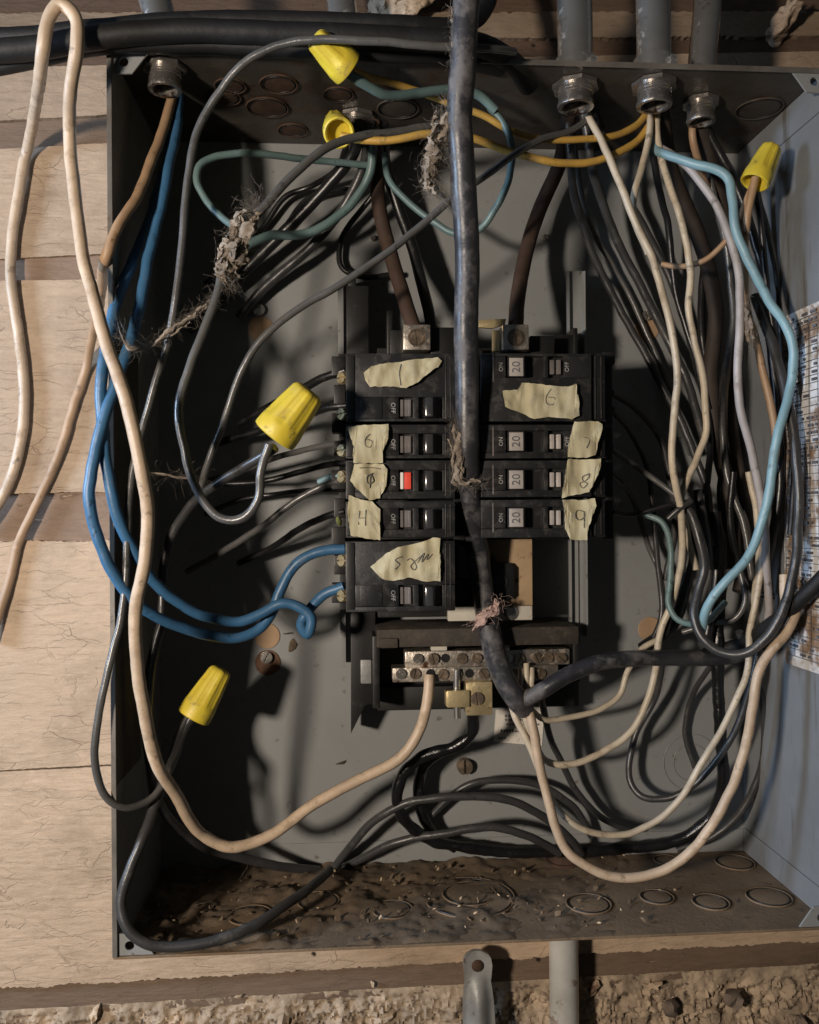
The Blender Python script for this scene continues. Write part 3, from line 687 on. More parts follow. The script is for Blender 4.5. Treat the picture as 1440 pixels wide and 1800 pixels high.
tape([(651, 997), (680, 972), (700, 962), (745, 952), (762, 945), (774, 946), (774, 1022), (745, 1022), (720, 1015), (690, 1022), (672, 1018)],
     'pointed tape with a scribble on the lowest left breaker', [[(705, 978), (694, 984), (702, 992), (694, 1000)], [(715, 985), (722, 982), (732, 996), (728, 1002), (722, 996), (742, 975)], [(733, 990), (745, 972), (741, 988), (752, 974), (750, 984), (760, 974)]], seed=5)
tape([(884, 687), (910, 685), (918, 672), (950, 675), (982, 680), (1000, 680), (1013, 675), (1019, 730), (1005, 737), (965, 733), (940, 737), (915, 725), (888, 716)],
     'wide torn tape reading 6 at the top right', [[(968, 684), (960, 698), (961, 710), (972, 711), (975, 700), (964, 698)]], seed=6)
tape([(1008, 742), (1052, 740), (1060, 745), (1055, 770), (1047, 800), (1030, 805), (998, 804), (1000, 780)], 'tape penciled with a 7, uppermost of three at the far right edge',
     [[(1022, 768), (1036, 772), (1030, 788)]], seed=7)
tape([(998, 806.5), (1030, 808), (1055, 806), (1055, 820), (1045, 845), (1035, 865), (988, 875), (990, 855)], 'notched tape penciled with an 8, between two other right tapes',
     [[(1034, 833), (1024, 838), (1026, 846), (1032, 850), (1024, 858), (1020, 850), (1028, 846), (1034, 838), (1033, 832)]], seed=8)
tape([(988, 878), (1018, 879), (1045, 876), (1047, 890), (1035, 925), (1032, 950), (1003, 948), (995, 930), (993, 910)], 'tape penciled with a 9, hanging below the lowest right breaker',
     [[(1027, 900), (1015, 897), (1010, 906), (1017, 914), (1027, 908), (1026, 900), (1027, 928)]], seed=9)
# green paint dab on a hook
mb = MB(); mb.ico(P(596, 916, 118), 11, 2, (.55, .25, 1), .2, 2); tag(mb.build('paint_dab', mat('green_dab', (.30, .36, .13), .6)), 'small pale green dab beside the left breakers', 'paint')

# ================================================================== CONDUITS
def conduit(name, pts, r, label, fitting=None, cat='conduit', m='galv', collar=None):
    t = thing(name, pts[-1], label, cat, 'metal conduits entering the box')
    mb = MB(); mb.tube(spline(pts, 20), r, 28); mb.build('pipe', M[m], t, smooth=60)
    if collar is not None:
        mb = MB(); c = collar; mb.lathe([(0, r + 1), (2, r + 7), (36, r + 7), (40, r + 1)], c, (0, 0, 1), 28)
        mb.box(c.x + r * .5, c.x + r * .5 + 12, c.y - r - 12, c.y - r + 6, c.z + 8, c.z + 26); mb.build('connector', M['galv'], t, smooth=35)
    if fitting is not None:
        c, rr = fitting
        mb = MB(); mb.lathe([(0, rr * 1.28), (7, rr * 1.28), (8, rr * 1.05), (8, rr * .8)], c, (0, 0, -1), 24, lambda j, q: 1 + (.09 if math.cos(q * 8) > .2 and j < 3 else 0)); mb.build('locknut', M['dark_zinc'], t, smooth=30)
        mb = MB(); mb.lathe([(8, rr), (12, rr * 1.02), (13, rr * .97), (18, rr * 1.02), (19, rr * .97), (24, rr * 1.02), (30, rr * 1.0), (36, rr * 1.08), (41, rr * 1.04), (41, rr * .8), (10, rr * .78)], c, (0, 0, -1), 28, cap0=False, cap1=False); mb.build('bushing', M['dark_zinc'], t, smooth=40)
    return t
def top_conduit(px, py, r, label, lean=0.):
    c = PZ(px, py, HH - 1); up = c + Vector((0, 0, T + 2))
    return conduit('conduit', [up + Vector((lean * 1.0, 30, 420)), up + Vector((lean * .45, 4, 170)), up + Vector((lean * .1, 0, 70)), up], r, label, (c, r * .98), collar=up)
top_conduit(1012, 150, 32, 'upright conduit just right of the thick cable, third from the top left')
top_conduit(1150, 148, 31, 'upright conduit in the middle of the right three at the top')
top_conduit(1232, 178, 26, 'slimmer leaning conduit furthest right at the top', 34)
top_conduit(290, 118, 28, 'leaning conduit over the top left corner of the box', -70)
top_conduit(628, 205, 29, 'conduit behind the uppermost yellow wire nut', -50)
c = PZ(990, 1516, -HH + 1); dn = c - Vector((0, 0, T + 3))
t = conduit('conduit', [dn - Vector((-2, 0, 700)), dn - Vector((0, 0, 300)), dn], 31, 'straight conduit leaving the underside of the box', m='galv_lit')
mb = MB(); mb.lathe([(0, 36), (6, 36), (7, 31), (20, 31), (22, 27), (2, 26)], c, (0, 0, 1), 26, cap0=False, cap1=False); mb.build('bushing', M['rust'], t)
mb = MB(); mb.lathe([(0, 26), (.6, 26)], c + Vector((0, 0, 1)), (0, 0, 1), 22); mb.build('opening', M['bakelite_dark'], t)
# strap
st = thing('pipe_strap', P(840, 1900, 300), 'flattened grey metal strap with a rusty screw below the box', 'strap')
mb = MB(); nx = 12; ys = [1672, 1676, 1684, 1696, 1712, 1726, 1742, 1760, 1790, 1830, 1880]; hw_ = [12, 19, 24, 25.5, 24, 23, 25, 27, 28, 28, 28]; vs = []
for yv, h in zip(ys, hw_):
    for i in range(nx + 1):
        u = i / nx * 2 - 1
        bul = max(0, math.cos(u * 2.2)) * (0 if yv < 1715 else min(22, (yv - 1715) * .6)) + (5 * abs(u) ** 3 if yv < 1715 else 0)
        p = P(839 + (yv - 1680) * .03 + u * h, yv, 296); vs.append(p + Vector((0, -bul + noise.noise(p * .05) * 3, 0)))
n = nx + 1
fs = [(j * n + i, j * n + i + 1, (j + 1) * n + i + 1, (j + 1) * n + i) for j in range(len(ys) - 1) for i in range(nx)]
k0 = len(vs); vs += [v + Vector((0, 9, 0)) for v in vs]; fs += [tuple(k0 + q for q in reversed(f)) for f in fs]
bd = [i for i in range(n)] + [j * n + nx for j in range(1, len(ys))] + [(len(ys) - 1) * n + i for i in range(nx - 1, -1, -1)] + [j * n for j in range(len(ys) - 2, 0, -1)]
fs += [(bd[i], k0 + bd[i], k0 + bd[(i + 1) % len(bd)], bd[(i + 1) % len(bd)]) for i in range(len(bd))]
mb.add(vs, fs); mb.build('strap_plate', M['galv_dull'], st, smooth=45)
mb = MB(); c = P(840, 1698, 296); mb.lathe([(0, 13), (2, 12), (5, 8), (6, 3)], c, (0, -1, 0), 16); mb.build('strap_screw', M['rust'], st)

# ================================================================== CABLES AND WIRES
# thick black cable hanging in front of everything
pts_ = [(826, -60, -130), (818, 30, -120), (815, 100, -110), (809, 200, -86), (815, 320, -60), (822, 450, -24), (820, 560, 6), (821, 700, 28), (822, 800, 44), (830, 900, 92), (841, 980, 138), (852, 1060, 150),
        (866, 1130, 148), (885, 1190, 146), (906, 1226, 150), (922, 1246, 170)]
wire(pts_, 21.5, 'cable', 'thick dusty black cable hanging down the middle, nearest the viewer', name='cable', cat='cable', bumps=.03)
wire([(902, 1232, 172), (918, 1230, 152), (955, 1212, 134), (1000, 1186, 130), (1060, 1163, 136), (1150, 1157, 156), (1230, 1157, 190), (1290, 1153, 230), (1330, 1140, 270)], 15.5, 'cable', 'black cable leaving the foot of the thick one and running level to the right', name='cable', cat='cable', bumps=.04)
wire([(1240, 1150, 262), (1300, 1132, 214), (1345, 1106, 130), (1395, 1065, 50), (1450, 1012, 0), (1500, 960, -40)], 14, 'cable_dark', 'black cable rising out over the right edge past the stained chart', name='cable', cat='cable', bumps=.04)
g = 'black cables across the top edge'
wire([(-60, 96, -40), (60, 84, -44), (200, 62, -48), (330, 55, -50), (500, 60, -50), (690, 68, -46), (840, 78, -30), (900, 110, 30), (930, 150, 90)], 19, 'cable_dark', 'upper of the thick black cables crossing the top edge', g, 'cable', 'cable')
wire([(-60, 124, -10), (40, 108, -16), (150, 84, -22), (300, 76, -26), (480, 84, -28), (640, 92, -24), (800, 100, -10), (880, 120, 40)], 14.5, 'cable_dark', 'lower of the thick black cables crossing the top edge', g, 'cable', 'cable')
wire([(-60, 66, 10), (60, 64, 6), (180, 50, 0), (330, 38, 0), (500, 36, 4), (700, 44, 10), (800, 46, 40), (850, 20, 120), (870, -60, 200)], 16, 'cable_dark', 'rearmost black cable crossing the top edge', g, 'cable', 'cable')
# cream loop over the left
wire([(-40, 940, 347), (6, 870, 347), (34, 790, 347), (43, 700, 347), (34, 600, 347), (20, 500, 346), (20, 430, 345), (36, 320, 343), (48, 262, 336), (60, 200, 230), (69, 145, 0), (76, 90, -78), (86, 30, -90), (105, 8, -92), (132, 30, -90), (136, 80, -84), (124, 160, -50), (122, 230, 0), (130, 330, 0), (143, 430, -20), (163, 520, -60), (190, 610, -100), (225, 715, -130), (248, 820, -130), (260, 900, -110), (256, 980, -100), (240, 1060, -88), (240, 1150, -76), (250, 1230, -62), (272, 1330, -24), (310, 1400, 30), (356, 1468, 90), (408, 1489, 110), (475, 1468, 130), (540, 1422, 150), (620, 1375, 165), (700, 1335, 172), (734, 1290, 172), (750, 1240, 170), (755, 1186, 176)], 10.6, 'cream',
     'long cream wire looping over the top left down to the neutral bar')
wire([(302, 130, 140), (298, 190, 120), (277, 260, 80), (242, 340, 30), (205, 402, -4), (187, 455, -10), (178, 510, 120), (168, 570, 270), (152, 640, 342), (128, 720, 348), (104, 800, 348), (62, 890, 350), (32, 960, 350), (12, 1040, 349), (-20, 1130, 342)], 9.3, 'tan', 'tan wire slanting out over the left edge past the boards')
wire([(312, 140, 150), (314, 180, 140), (307, 240, 110), (292, 320, 80), (272, 400, 60), (258, 460, 46), (246, 540, 20), (222, 620, -8), (190, 710, -30), (168, 790, -36), (157, 860, -36), (166, 930, -30), (196, 1000, -16), (240, 1060, 4), (300, 1095, 40), (360, 1117, 80), (412, 1121, 108), (455, 1106, 124), (480, 1078, 130), (490, 1048, 130), (507, 1010, 128), (535, 981, 124), (572, 968, 120), (606, 966, 118)], 9.8, 'blue', 'blue wire bowing furthest out over the left edge, ending at the upper blue terminal', 'blue wires')
wire([(306, 140, 170), (306, 200, 168), (298, 260, 160), (276, 350, 130), (245, 430, 80), (206, 530, 10), (184, 620, -22), (177, 700, -26), (181, 780, -22), (190, 850, -14), (208, 910, -6), (240, 975, 14), (270, 1022, 34), (312, 1060, 60), (370, 1086, 90), (420, 1092, 108), (460, 1078, 112), (497, 1061, 112), (526, 1068, 112), (545, 1088, 112), (539, 1116, 118), (528, 1100, 136), (545, 1070, 140), (570, 1044, 132), (606, 1030, 120)], 9.8, 'blue', 'blue wire ending in a small curl below the lowest left breaker', 'blue wires')
# greys on the left
wire([(905, 92, -40), (850, 84, -90), (760, 80, -110), (640, 72, -112), (560, 70, -104), (480, 84, -90), (430, 110, -76), (386, 160, -56), (350, 220, -40), (334, 290, -30), (327, 340, -24), (321, 420, -16), (311, 500, -8), (294, 600, 2), (272, 680, 10), (250, 750, 16), (237, 810, 16), (228, 880, 10), (223, 950, 2), (221, 1020, -6), (210, 1095, -14), (190, 1180, -22), (172, 1270, -24), (167, 1340, -22), (184, 1400, -10), (222, 1421, 10), (262, 1408, 40), (290, 1375, 70), (302, 1330, 130), (316, 1285, 152), (332, 1254, 160)], 6.6, 'grey', 'long shiny grey wire arching over the top yellow nut down the left side')
wire([(341, 1256, 162), (322, 1290, 158), (306, 1330, 134), (290, 1370, 84), (270, 1422, 50), (250, 1472, 20), (226, 1540, 2), (212, 1590, -6), (224, 1634, -14), (258, 1660, -16), (310, 1664, -12), (380, 1654, -2), (450, 1626, 30), (520, 1580, 110), (560, 1548, 190), (580, 1530, 260)], 9, 'dark', 'dark wire sagging to the bottom left corner from the lowest nut')
wire([(286, 1090, 90), (270, 1150, 84), (259, 1240, 80), (262, 1330, 86), (276, 1400, 100), (302, 1442, 130), (345, 1480, 180), (420, 1508, 230), (500, 1524, 280), (560, 1530, 320)], 9, 'dark', 'dark wire lying along the back left of the box floor')
wire([(800, 214, 90), (700, 232, 60), (640, 238, 40), (590, 252, 24), (540, 285, 10), (490, 335, 0), (440, 390, -8), (400, 430, -14), (385, 500, -20), (366, 560, -24), (336, 640, -26), (316, 700, -26), (320, 770, -24), (344, 856, -20), (385, 908, -20), (426, 910, -26), (452, 880, -34), (460, 825, -40), (474, 782, -44)], 7.6, 'grey', 'grey wire looping under the big yellow nut', 'grey wires into the big yellow nut')
wire([(484, 786, -30), (465, 800, -16), (440, 815, 0), (405, 836, 20), (370, 860, 44), (335, 890, 70), (304, 935, 92), (290, 990, 100), (286, 1040, 96), (284, 1092, 92)], 8.4, 'dark', 'dark bluish wire leaving the big yellow nut to the left', 'grey wires into the big yellow nut')
wire([(1045, 200, 130), (1005, 228, 110), (950, 246, 80), (880, 290, 40), (780, 362, 10), (700, 430, 6), (610, 492, 6), (520, 546, 10), (465, 590, 16), (432, 640, 24), (405, 705, 36), (384, 765, 50), (364, 820, 64), (352, 862, 80)], 6.4, 'grey', 'long grey wire running diagonally from the top right behind the thick cable')
wire([(330, 1005, 250), (400, 964, 200), (470, 918, 160), (520, 880, 140), (560, 858, 130), (612, 842, 124)], 6.6, 'grey', 'dusty grey wire rising to the breaker with the red flag')
wire([(560, 848, 140), (585, 838, 128), (612, 839, 120)], 6.0, 'sky', 'short pale blue wire end at the breaker with the red flag')
gb = 'black wires feeding the left breakers'
wire([(420, 745, 280), (480, 712, 230), (540, 680, 170), (575, 662, 140), (608, 652, 125)], 8, 'black', 'black wire going into the topmost left breaker behind the big nut', gb)
wire([(380, 780, 300), (470, 752, 240), (540, 728, 180), (580, 716, 140), (612, 714, 125)], 8, 'black', 'black wire entering just below the big yellow nut', gb)
wire([(350, 850, 310), (430, 826, 260), (500, 800, 210), (560, 786, 160), (610, 778, 125)], 6, 'grey', 'grey brown wire with a shiny stripe into the second left breaker', gb)
wire([(390, 850, 250), (450, 848, 230), (520, 832, 200), (570, 818, 160), (610, 812, 125)], 6, 'black', 'thin black wire entering between the second and third left breakers', gb)
wire([(420, 990, 320), (470, 966, 280), (530, 930, 200), (580, 905, 140), (606, 898, 125)], 7, 'black', 'black wire rising to the left breaker below the red flag', gb)
# fan of dark wires upper left
gf = 'dark wires fanning from the top fitting'
wire([(634, 215, 150), (622, 270, 200), (560, 345, 250), (475, 432, 290), (390, 520, 320), (330, 580, 335)], 12, 'black', 'thickest black wire slanting from the top fitting to the left', gf)
wire([(650, 215, 150), (640, 290, 220), (600, 370, 260), (540, 440, 290), (470, 500, 315), (420, 560, 330)], 10, 'dark', 'dark wire slanting to the left screw with the tan disc', gf)
wire([(660, 220, 160), (650, 300, 200), (625, 350, 215), (580, 390, 220), (530, 412, 215), (470, 415, 200), (420, 440, 180), (390, 470, 200)], 9, 'teal', 'grey teal wire curving below the dust clump', gf)
wire([(620, 220, 150), (590, 300, 250), (540, 330, 310), (505, 345, 320), (470, 390, 330), (420, 450, 330), (360, 500, 320)], 6, 'black', 'thin black wire behind the dust clump', gf)
wire([(665, 230, 170), (668, 320, 270), (600, 420, 325), (600, 470, 325), (640, 486, 315), (700, 480, 320)], 6, 'black', 'thin black wire dipping behind the rail top', gf)
wire([(655, 330, 320), (590, 335, 315), (540, 350, 315), (500, 400, 320)], 5, 'black', 'thin dark wire crossing the back panel below the round nut', gf)
wire([(424, 402, 0), (398, 388, 36), (366, 355, 52), (346, 318, 56), (350, 292, 60), (376, 276, 70), (430, 269, 90), (500, 274, 130), (580, 285, 180), (650, 290, 200)], 6.6, 'teal', 'teal wire making a round loop at the upper left')
wire([(676, 270, 190), (682, 310, 180), (715, 352, 170), (760, 388, 160), (800, 410, 150), (840, 404, 120), (872, 362, 96), (895, 310, 84), (900, 262, 80), (884, 215, 84), (862, 190, 90)], 6.6, 'teal', 'grey teal wire looping behind the thick cable at mid top')
wire([(612, 128, -46), (640, 146, -30), (668, 164, -10), (700, 169, 10), (740, 162, 30), (790, 156, 50), (840, 166, 70), (872, 192, 80)], 8.4, 'teal', 'teal wire leaving the topmost yellow nut')
wire([(618, 124, -40), (650, 136, -10), (700, 150, 40), (760, 170, 70), (800, 186, 80), (850, 202, 84), (895, 228, 90), (950, 244, 100), (1020, 246, 110), (1080, 238, 120), (1118, 220, 130), (1145, 190, 140)], 6.6, 'orange', 'amber wire from the topmost nut to the middle conduit', 'amber wires')
wire([(600, 240, 60), (640, 246, 50), (690, 246, 44), (740, 237, 44), (800, 236, 50), (850, 250, 60), (920, 272, 74), (990, 288, 90), (1040, 286, 100), (1090, 268, 116), (1125, 244, 130), (1150, 205, 140)], 7.2, 'orange', 'amber wire running from the round end-on nut', 'amber wires')
# feeders
wire([(655, 215, 160), (662, 290, 230), (668, 370, 240), (688, 450, 220), (712, 530, 180), (731, 585, 150)], 15, 'brown', 'thick brown feeder wire bending into the left lug', 'brown feeder wires')
wire([(1000, 200, 170), (985, 285, 250), (950, 365, 260), (926, 440, 240), (910, 520, 190), (906, 585, 150)], 15, 'brown', 'thick brown feeder wire bending into the right lug', 'brown feeder wires')
wire([(672, 215, 170), (680, 300, 250), (720, 420, 270), (745, 510, 250), (760, 580, 220)], 12, 'black', 'black tube beside the left brown feeder')  # plain black tube run alongside the left brown feeder
# right hand dark wires
gd = 'dark wires running down the right side'
D = [([(998, 190, 170), (1003, 270, 190), (1012, 350, 240), (1040, 440, 280), (1090, 540, 300), (1150, 650, 300), (1205, 760, 270), (1240, 850, 240), (1250, 960, 220)], 8, 'dark', 'dark wire nearest the right rail, slanting down to the bundle'),
     ([(1025, 190, 170), (1036, 270, 190), (1056, 350, 240), (1095, 440, 280), (1150, 550, 300), (1205, 660, 290), (1240, 780, 250)], 9, 'dark', 'second dark wire slanting down beside the tan disc on the right'),
     ([(1045, 195, 170), (1075, 290, 220), (1110, 360, 280), (1170, 470, 310), (1215, 600, 310), (1245, 720, 280)], 8, 'dark', 'dark wire passing behind the two long white wires'),
     ([(1075, 690, 180), (1120, 720, 240), (1160, 770, 280), (1180, 850, 270), (1185, 940, 240), (1170, 1020, 230)], 7, 'dark', 'dark wire leaving the right breaker with the wide tape'),
     ([(1075, 790, 180), (1120, 822, 200), (1160, 850, 190), (1200, 880, 170)], 6, 'grey', 'thin grey wire from the right breakers to the bundle'),
     ([(1072, 830, 200), (1110, 870, 260), (1140, 960, 290), (1160, 1010, 280), (1170, 1090, 240)], 6, 'grey', 'thin grey wire hanging below the right breakers'),
     ([(1160, 190, 150), (1180, 300, 220), (1230, 420, 290), (1258, 540, 300), (1250, 660, 300), (1262, 780, 290), (1285, 880, 270), (1290, 1000, 250)], 16, 'umber', 'thick brown wire running straight down the back right'),
     ([(1230, 210, 150), (1262, 330, 230), (1290, 460, 290), (1296, 600, 300), (1285, 740, 300), (1300, 850, 290), (1318, 960, 270), (1300, 1040, 250)], 15, 'umber', 'second thick brown wire at the far right of the back'),
     ([(1150, 200, 150), (1200, 330, 260), (1235, 450, 320), (1232, 560, 320), (1250, 680, 310), (1270, 800, 290), (1268, 900, 270), (1290, 960, 260), (1330, 1010, 250)], 8, 'black', 'black wire running between the two brown ones'),
     ([(1240, 220, 160), (1300, 340, 180), (1335, 450, 180), (1350, 560, 160), (1365, 700, 150), (1372, 820, 150), (1360, 940, 160), (1330, 1040, 180)], 9, 'black', 'black wire hugging the right wall behind the pale blue wire'),
     ([(1190, 880, 160), (1215, 900, 140), (1230, 950, 130), (1238, 1000, 130), (1228, 1040, 130), (1219, 1080, 124), (1232, 1118, 110), (1270, 1146, 90), (1310, 1148, 70), (1350, 1118, 50), (1382, 1060, 40), (1398, 990, 40), (1405, 890, 50), (1398, 790, 60), (1382, 690, 80), (1356, 600, 110), (1325, 520, 150)], 9, 'dark', 'dark wire making a wide U at the lower right'),
     ([(1205, 880, 200), (1216, 960, 210), (1200, 1040, 220), (1180, 1100, 250), (1130, 1140, 290)], 14, 'black', 'stout black wire coming down into the bundle'),
     ([(1255, 900, 220), (1262, 980, 220), (1255, 1060, 220), (1240, 1130, 220)], 13, 'black', 'short black taped bundle above the horizontal cable'),
     ([(1228, 860, 190), (1236, 900, 180), (1245, 960, 176), (1248, 1000, 180)], 9, 'dark', 'dark wire with a pale printed legend in the bundle'),
     ([(1176, 912, 140), (1195, 894, 130), (1216, 880, 130)], 6, 'dark', 'short bluish wire end poking across the bundle'),
     ([(1300, 1110, 200), (1330, 1200, 240), (1345, 1280, 260), (1335, 1360, 280), (1300, 1430, 300), (1250, 1472, 322), (1190, 1494, 338)], 8, 'dark', 'dark wire curving down the lower right corner'),
     ([(1250, 1170, 240), (1215, 1230, 320), (1205, 1290, 335), (1222, 1350, 330)], 6, 'dark', 'thin dark wire against the back at the lower right'),
     ([(1165, 1165, 250), (1150, 1230, 290), (1115, 1300, 300), (1108, 1370, 290), (1130, 1402, 270), (1180, 1402, 250), (1230, 1370, 230), (1284, 1300, 200), (1310, 1240, 184), (1326, 1180, 176), (1338, 1120, 180)], 7, 'dark', 'grey brown wire hooking round near the faint circles')]
D += [([(1005, 190, 175), (1015, 300, 230), (1040, 400, 300), (1080, 470, 330), (1130, 570, 335), (1180, 690, 320), (1215, 800, 290)], 6, 'grey', 'thin grey wire lying against the back panel right of the rail'),
      ([(1140, 190, 160), (1150, 290, 210), (1175, 400, 270), (1190, 520, 300), (1225, 640, 300), (1248, 780, 270), (1240, 870, 230)], 7, 'black', 'black wire behind the off-white wire second from the breakers'),
      ([(1225, 200, 165), (1245, 300, 210), (1275, 430, 240), (1288, 560, 250), (1270, 700, 250), (1278, 830, 240), (1310, 930, 220), (1322, 1020, 210)], 7, 'grey', 'grey wire running beside the two thick brown ones'),
      ([(1326, 330, 90), (1340, 400, 120), (1346, 480, 130), (1356, 560, 130), (1372, 650, 130), (1388, 740, 130), (1396, 840, 120), (1390, 940, 110)], 6.5, 'black', 'black wire from the right hand nut down beside the chart'),
      ([(1330, 335, 100), (1352, 420, 150), (1368, 500, 170), (1374, 600, 180), (1380, 700, 180), (1378, 780, 180)], 6, 'dark', 'dark wire close against the right wall above the chart'),
      ([(1076, 720, 180), (1110, 760, 230), (1140, 830, 260), (1150, 920, 250), (1158, 1000, 230), (1164, 1080, 210), (1150, 1120, 220)], 6, 'dark', 'dark wire curving below the tape reading 7'),
      ([(1078, 900, 190), (1110, 905, 200), (1150, 896, 190), (1190, 886, 180), (1220, 892, 180)], 5, 'black', 'thin black wire crossing level with the lowest right breaker'),
      ([(1300, 1000, 200), (1310, 1060, 190), (1290, 1090, 200), (1250, 1096, 220), (1200, 1110, 250)], 6, 'grey', 'grey wire bending left above the horizontal cable'),
      ([(1316, 830, 140), (1330, 900, 140), (1334, 980, 150), (1326, 1050, 170), (1330, 1100, 190)], 6.4, 'white', 'short off-white wire between the grey and pale blue ones'),
      ([(1290, 830, 220), (1284, 900, 230), (1296, 980, 240), (1330, 1040, 230), (1380, 1050, 200)], 7, 'black', 'black wire hanging in a bow below the brown ones')]
for px, r, m, lab in D: wire(px, r, m, lab, gd)
for px, r, m, lab in (([(360, 905, 280), (420, 880, 290), (480, 870, 280), (540, 862, 220), (606, 860, 130)], 5.5, 'black', 'thin black wire entering under the red flag breaker'),):
    wire(px, r, m, lab, gf)
# light wires on the right
wire([(1022, 170, 140), (1035, 205, 120), (1060, 252, 96), (1085, 310, 80), (1110, 370, 72), (1140, 440, 70), (1164, 510, 70), (1180, 580, 70), (1190, 655, 74), (1186, 740, 84), (1182, 800, 96), (1188, 855, 112), (1197, 890, 130), (1201, 940, 150), (1196, 1000, 165), (1180, 1060, 180), (1162, 1110, 190), (1152, 1180, 196), (1136, 1235, 200), (1108, 1288, 200), (1058, 1322, 196), (1000, 1343, 190), (958, 1336, 180), (930, 1280, 170), (915, 1210, 170)], 7.0, 'white', 'long off-white wire sweeping down right of the breakers')
wire([(1142, 190, 140), (1140, 240, 120), (1130, 290, 104), (1116, 340, 96), (1116, 385, 96), (1140, 446, 92)], 6.6, 'white', 'short off-white wire crossing down from the middle conduit')
wire([(1156, 180, 150), (1154, 225, 136), (1163, 280, 124), (1185, 350, 116), (1205, 420, 112), (1214, 480, 112), (1210, 540, 114), (1220, 600, 118), (1236, 660, 126), (1240, 715, 140), (1242, 760, 146), (1226, 802, 140), (1205, 850, 136), (1196, 880, 140), (1206, 930, 190), (1222, 1000, 200)], 6.8, 'white', 'off-white wire second from the breakers on the right')
wire([(1222, 190, 150), (1218, 240, 150), (1226, 280, 170), (1250, 350, 240)], 7.4, 'tan', 'tan wire hanging from the slimmest conduit')
wire([(1160, 260, 130), (1205, 290, 110), (1250, 345, 90), (1280, 405, 78), (1296, 470, 72), (1302, 550, 70), (1298, 640, 72), (1302, 720, 80), (1322, 800, 96), (1340, 880, 110), (1345, 960, 126), (1352, 1030, 150), (1350, 1100, 180)], 7.8, 'pinkgrey', 'greyish white wire left of the pale blue one')
wire([(1345, 880, 150), (1340, 960, 146), (1332, 1040, 150), (1318, 1112, 160), (1314, 1180, 160), (1282, 1258, 160), (1240, 1330, 160), (1200, 1400, 170), (1150, 1446, 176), (1090, 1468, 176), (1020, 1456, 170), (975, 1415, 166), (950, 1360, 164), (930, 1310, 164), (905, 1258, 170), (893, 1215, 180)], 6.6, 'white', 'off-white wire sagging inside the lowest cream loop')
wire([(1330, 312, 66), (1322, 345, 70), (1312, 400, 84), (1306, 470, 104), (1312, 540, 120), (1328, 590, 126), (1344, 660, 126), (1360, 740, 124), (1364, 800, 126), (1352, 850, 140), (1342, 900, 160)], 7.4, 'tan', 'peach tan wire dropping from the right hand nut')
wire([(1326, 318, 76), (1312, 352, 80), (1294, 398, 90), (1268, 432, 110), (1238, 457, 130), (1200, 468, 150), (1164, 464, 170)], 5.6, 'tan', 'thin tan wire curling left from the right hand nut')
wire([(1380, 1010, 90), (1384, 1060, 80), (1400, 1068, 60), (1386, 1108, 56), (1352, 1150, 56), (1332, 1190, 58), (1322, 1250, 60), (1306, 1330, 66), (1272, 1416, 80), (1222, 1488, 96), (1162, 1530, 110), (1108, 1545, 116), (1050, 1532, 122), (1000, 1498, 130), (972, 1440, 138), (956, 1380, 146), (944, 1320, 152), (934, 1262, 158), (922, 1215, 170)], 9.2, 'cream', 'cream wire sagging lowest at the bottom right')
wire([(1392, 715, 130), (1414, 770, 120), (1432, 840, 112), (1444, 900, 110), (1440, 960, 116), (1422, 1012, 130), (1398, 1050, 120)], 8.6, 'cream', 'cream wire bowing over the stained chart')
wire([(1376, 800, 180), (1385, 870, 176), (1388, 930, 176), (1382, 985, 180)], 7, 'tan', 'short tan wire beside the stained chart')
wire([(1160, 1122, 210), (1128, 1140, 210), (1104, 1178, 212), (1090, 1222, 212), (1058, 1246, 206), (1000, 1262, 196), (958, 1266, 184), (930, 1240, 176), (918, 1200, 186)], 6, 'white', 'off-white wire passing under the horizontal black cable')
for px, lab in ((915, 'left stub of the three short white wires in the neutral bar'), (926, 'middle stub of the three short white wires in the neutral bar'), (935, 'right stub of the three short white wires in the neutral bar')):
    wire([(px, 1166 + abs(px - 926), 178), (px, 1190, 170), (px - 1, 1214, 176), (px - 3, 1236, 200)], 6, 'white', lab, 'short white stubs')
wire([(1130, 903, 210), (1164, 920, 190), (1178, 960, 176), (1178, 1020, 168), (1176, 1064, 160), (1192, 1090, 150), (1222, 1097, 140), (1250, 1088, 150), (1275, 1060, 190)], 6.4, 'teal', 'thin grey teal wire hooking below the right breakers')
wire([(1232, 1112, 130), (1238, 1084, 116), (1252, 1056, 100), (1278, 1022, 88), (1318, 972, 78), (1342, 912, 70), (1354, 850, 64), (1364, 780, 60), (1384, 705, 60), (1394, 645, 60), (1388, 590, 60), (1350, 520, 60), (1312, 452, 60), (1292, 400, 60), (1288, 345, 60), (1281, 312, 62), (1262, 297, 68), (1228, 288, 80), (1180, 276, 104), (1152, 262, 130), (1150, 210, 150)], 8.8, 'sky', 'long pale blue wire bending down the right side')
wire([(1370, 262, 190), (1400, 268, 160), (1450, 278, 130)], 5, 'grey', 'thin grey wire running off to the right at the top nut')
# wrapped ground cable
wire([(832, 1250, 196), (828, 1290, 210), (800, 1312, 220), (745, 1330, 230), (708, 1362, 240), (698, 1408, 250), (718, 1448, 265), (760, 1478, 285), (830, 1492, 300), (910, 1498, 306), (1000, 1496, 306), (1120, 1490, 300), (1200, 1474, 290), (1252, 1432, 270), (1272, 1370, 250), (1266, 1290, 240), (1262, 1200, 236), (1262, 1110, 236), (1268, 1030, 240)], 12, 'wrap', 'shiny black tape-wrapped ground cable circling the lower box', bumps=.22, name='cable', cat='cable')
wire([(775, 1322, 262), (744, 1346, 290), (736, 1385, 300), (742, 1430, 305), (765, 1470, 310), (800, 1490, 322)], 11, 'wrap', 'second tape-wrapped strand inside the ground cable bend', bumps=.2, name='cable', cat='cable')
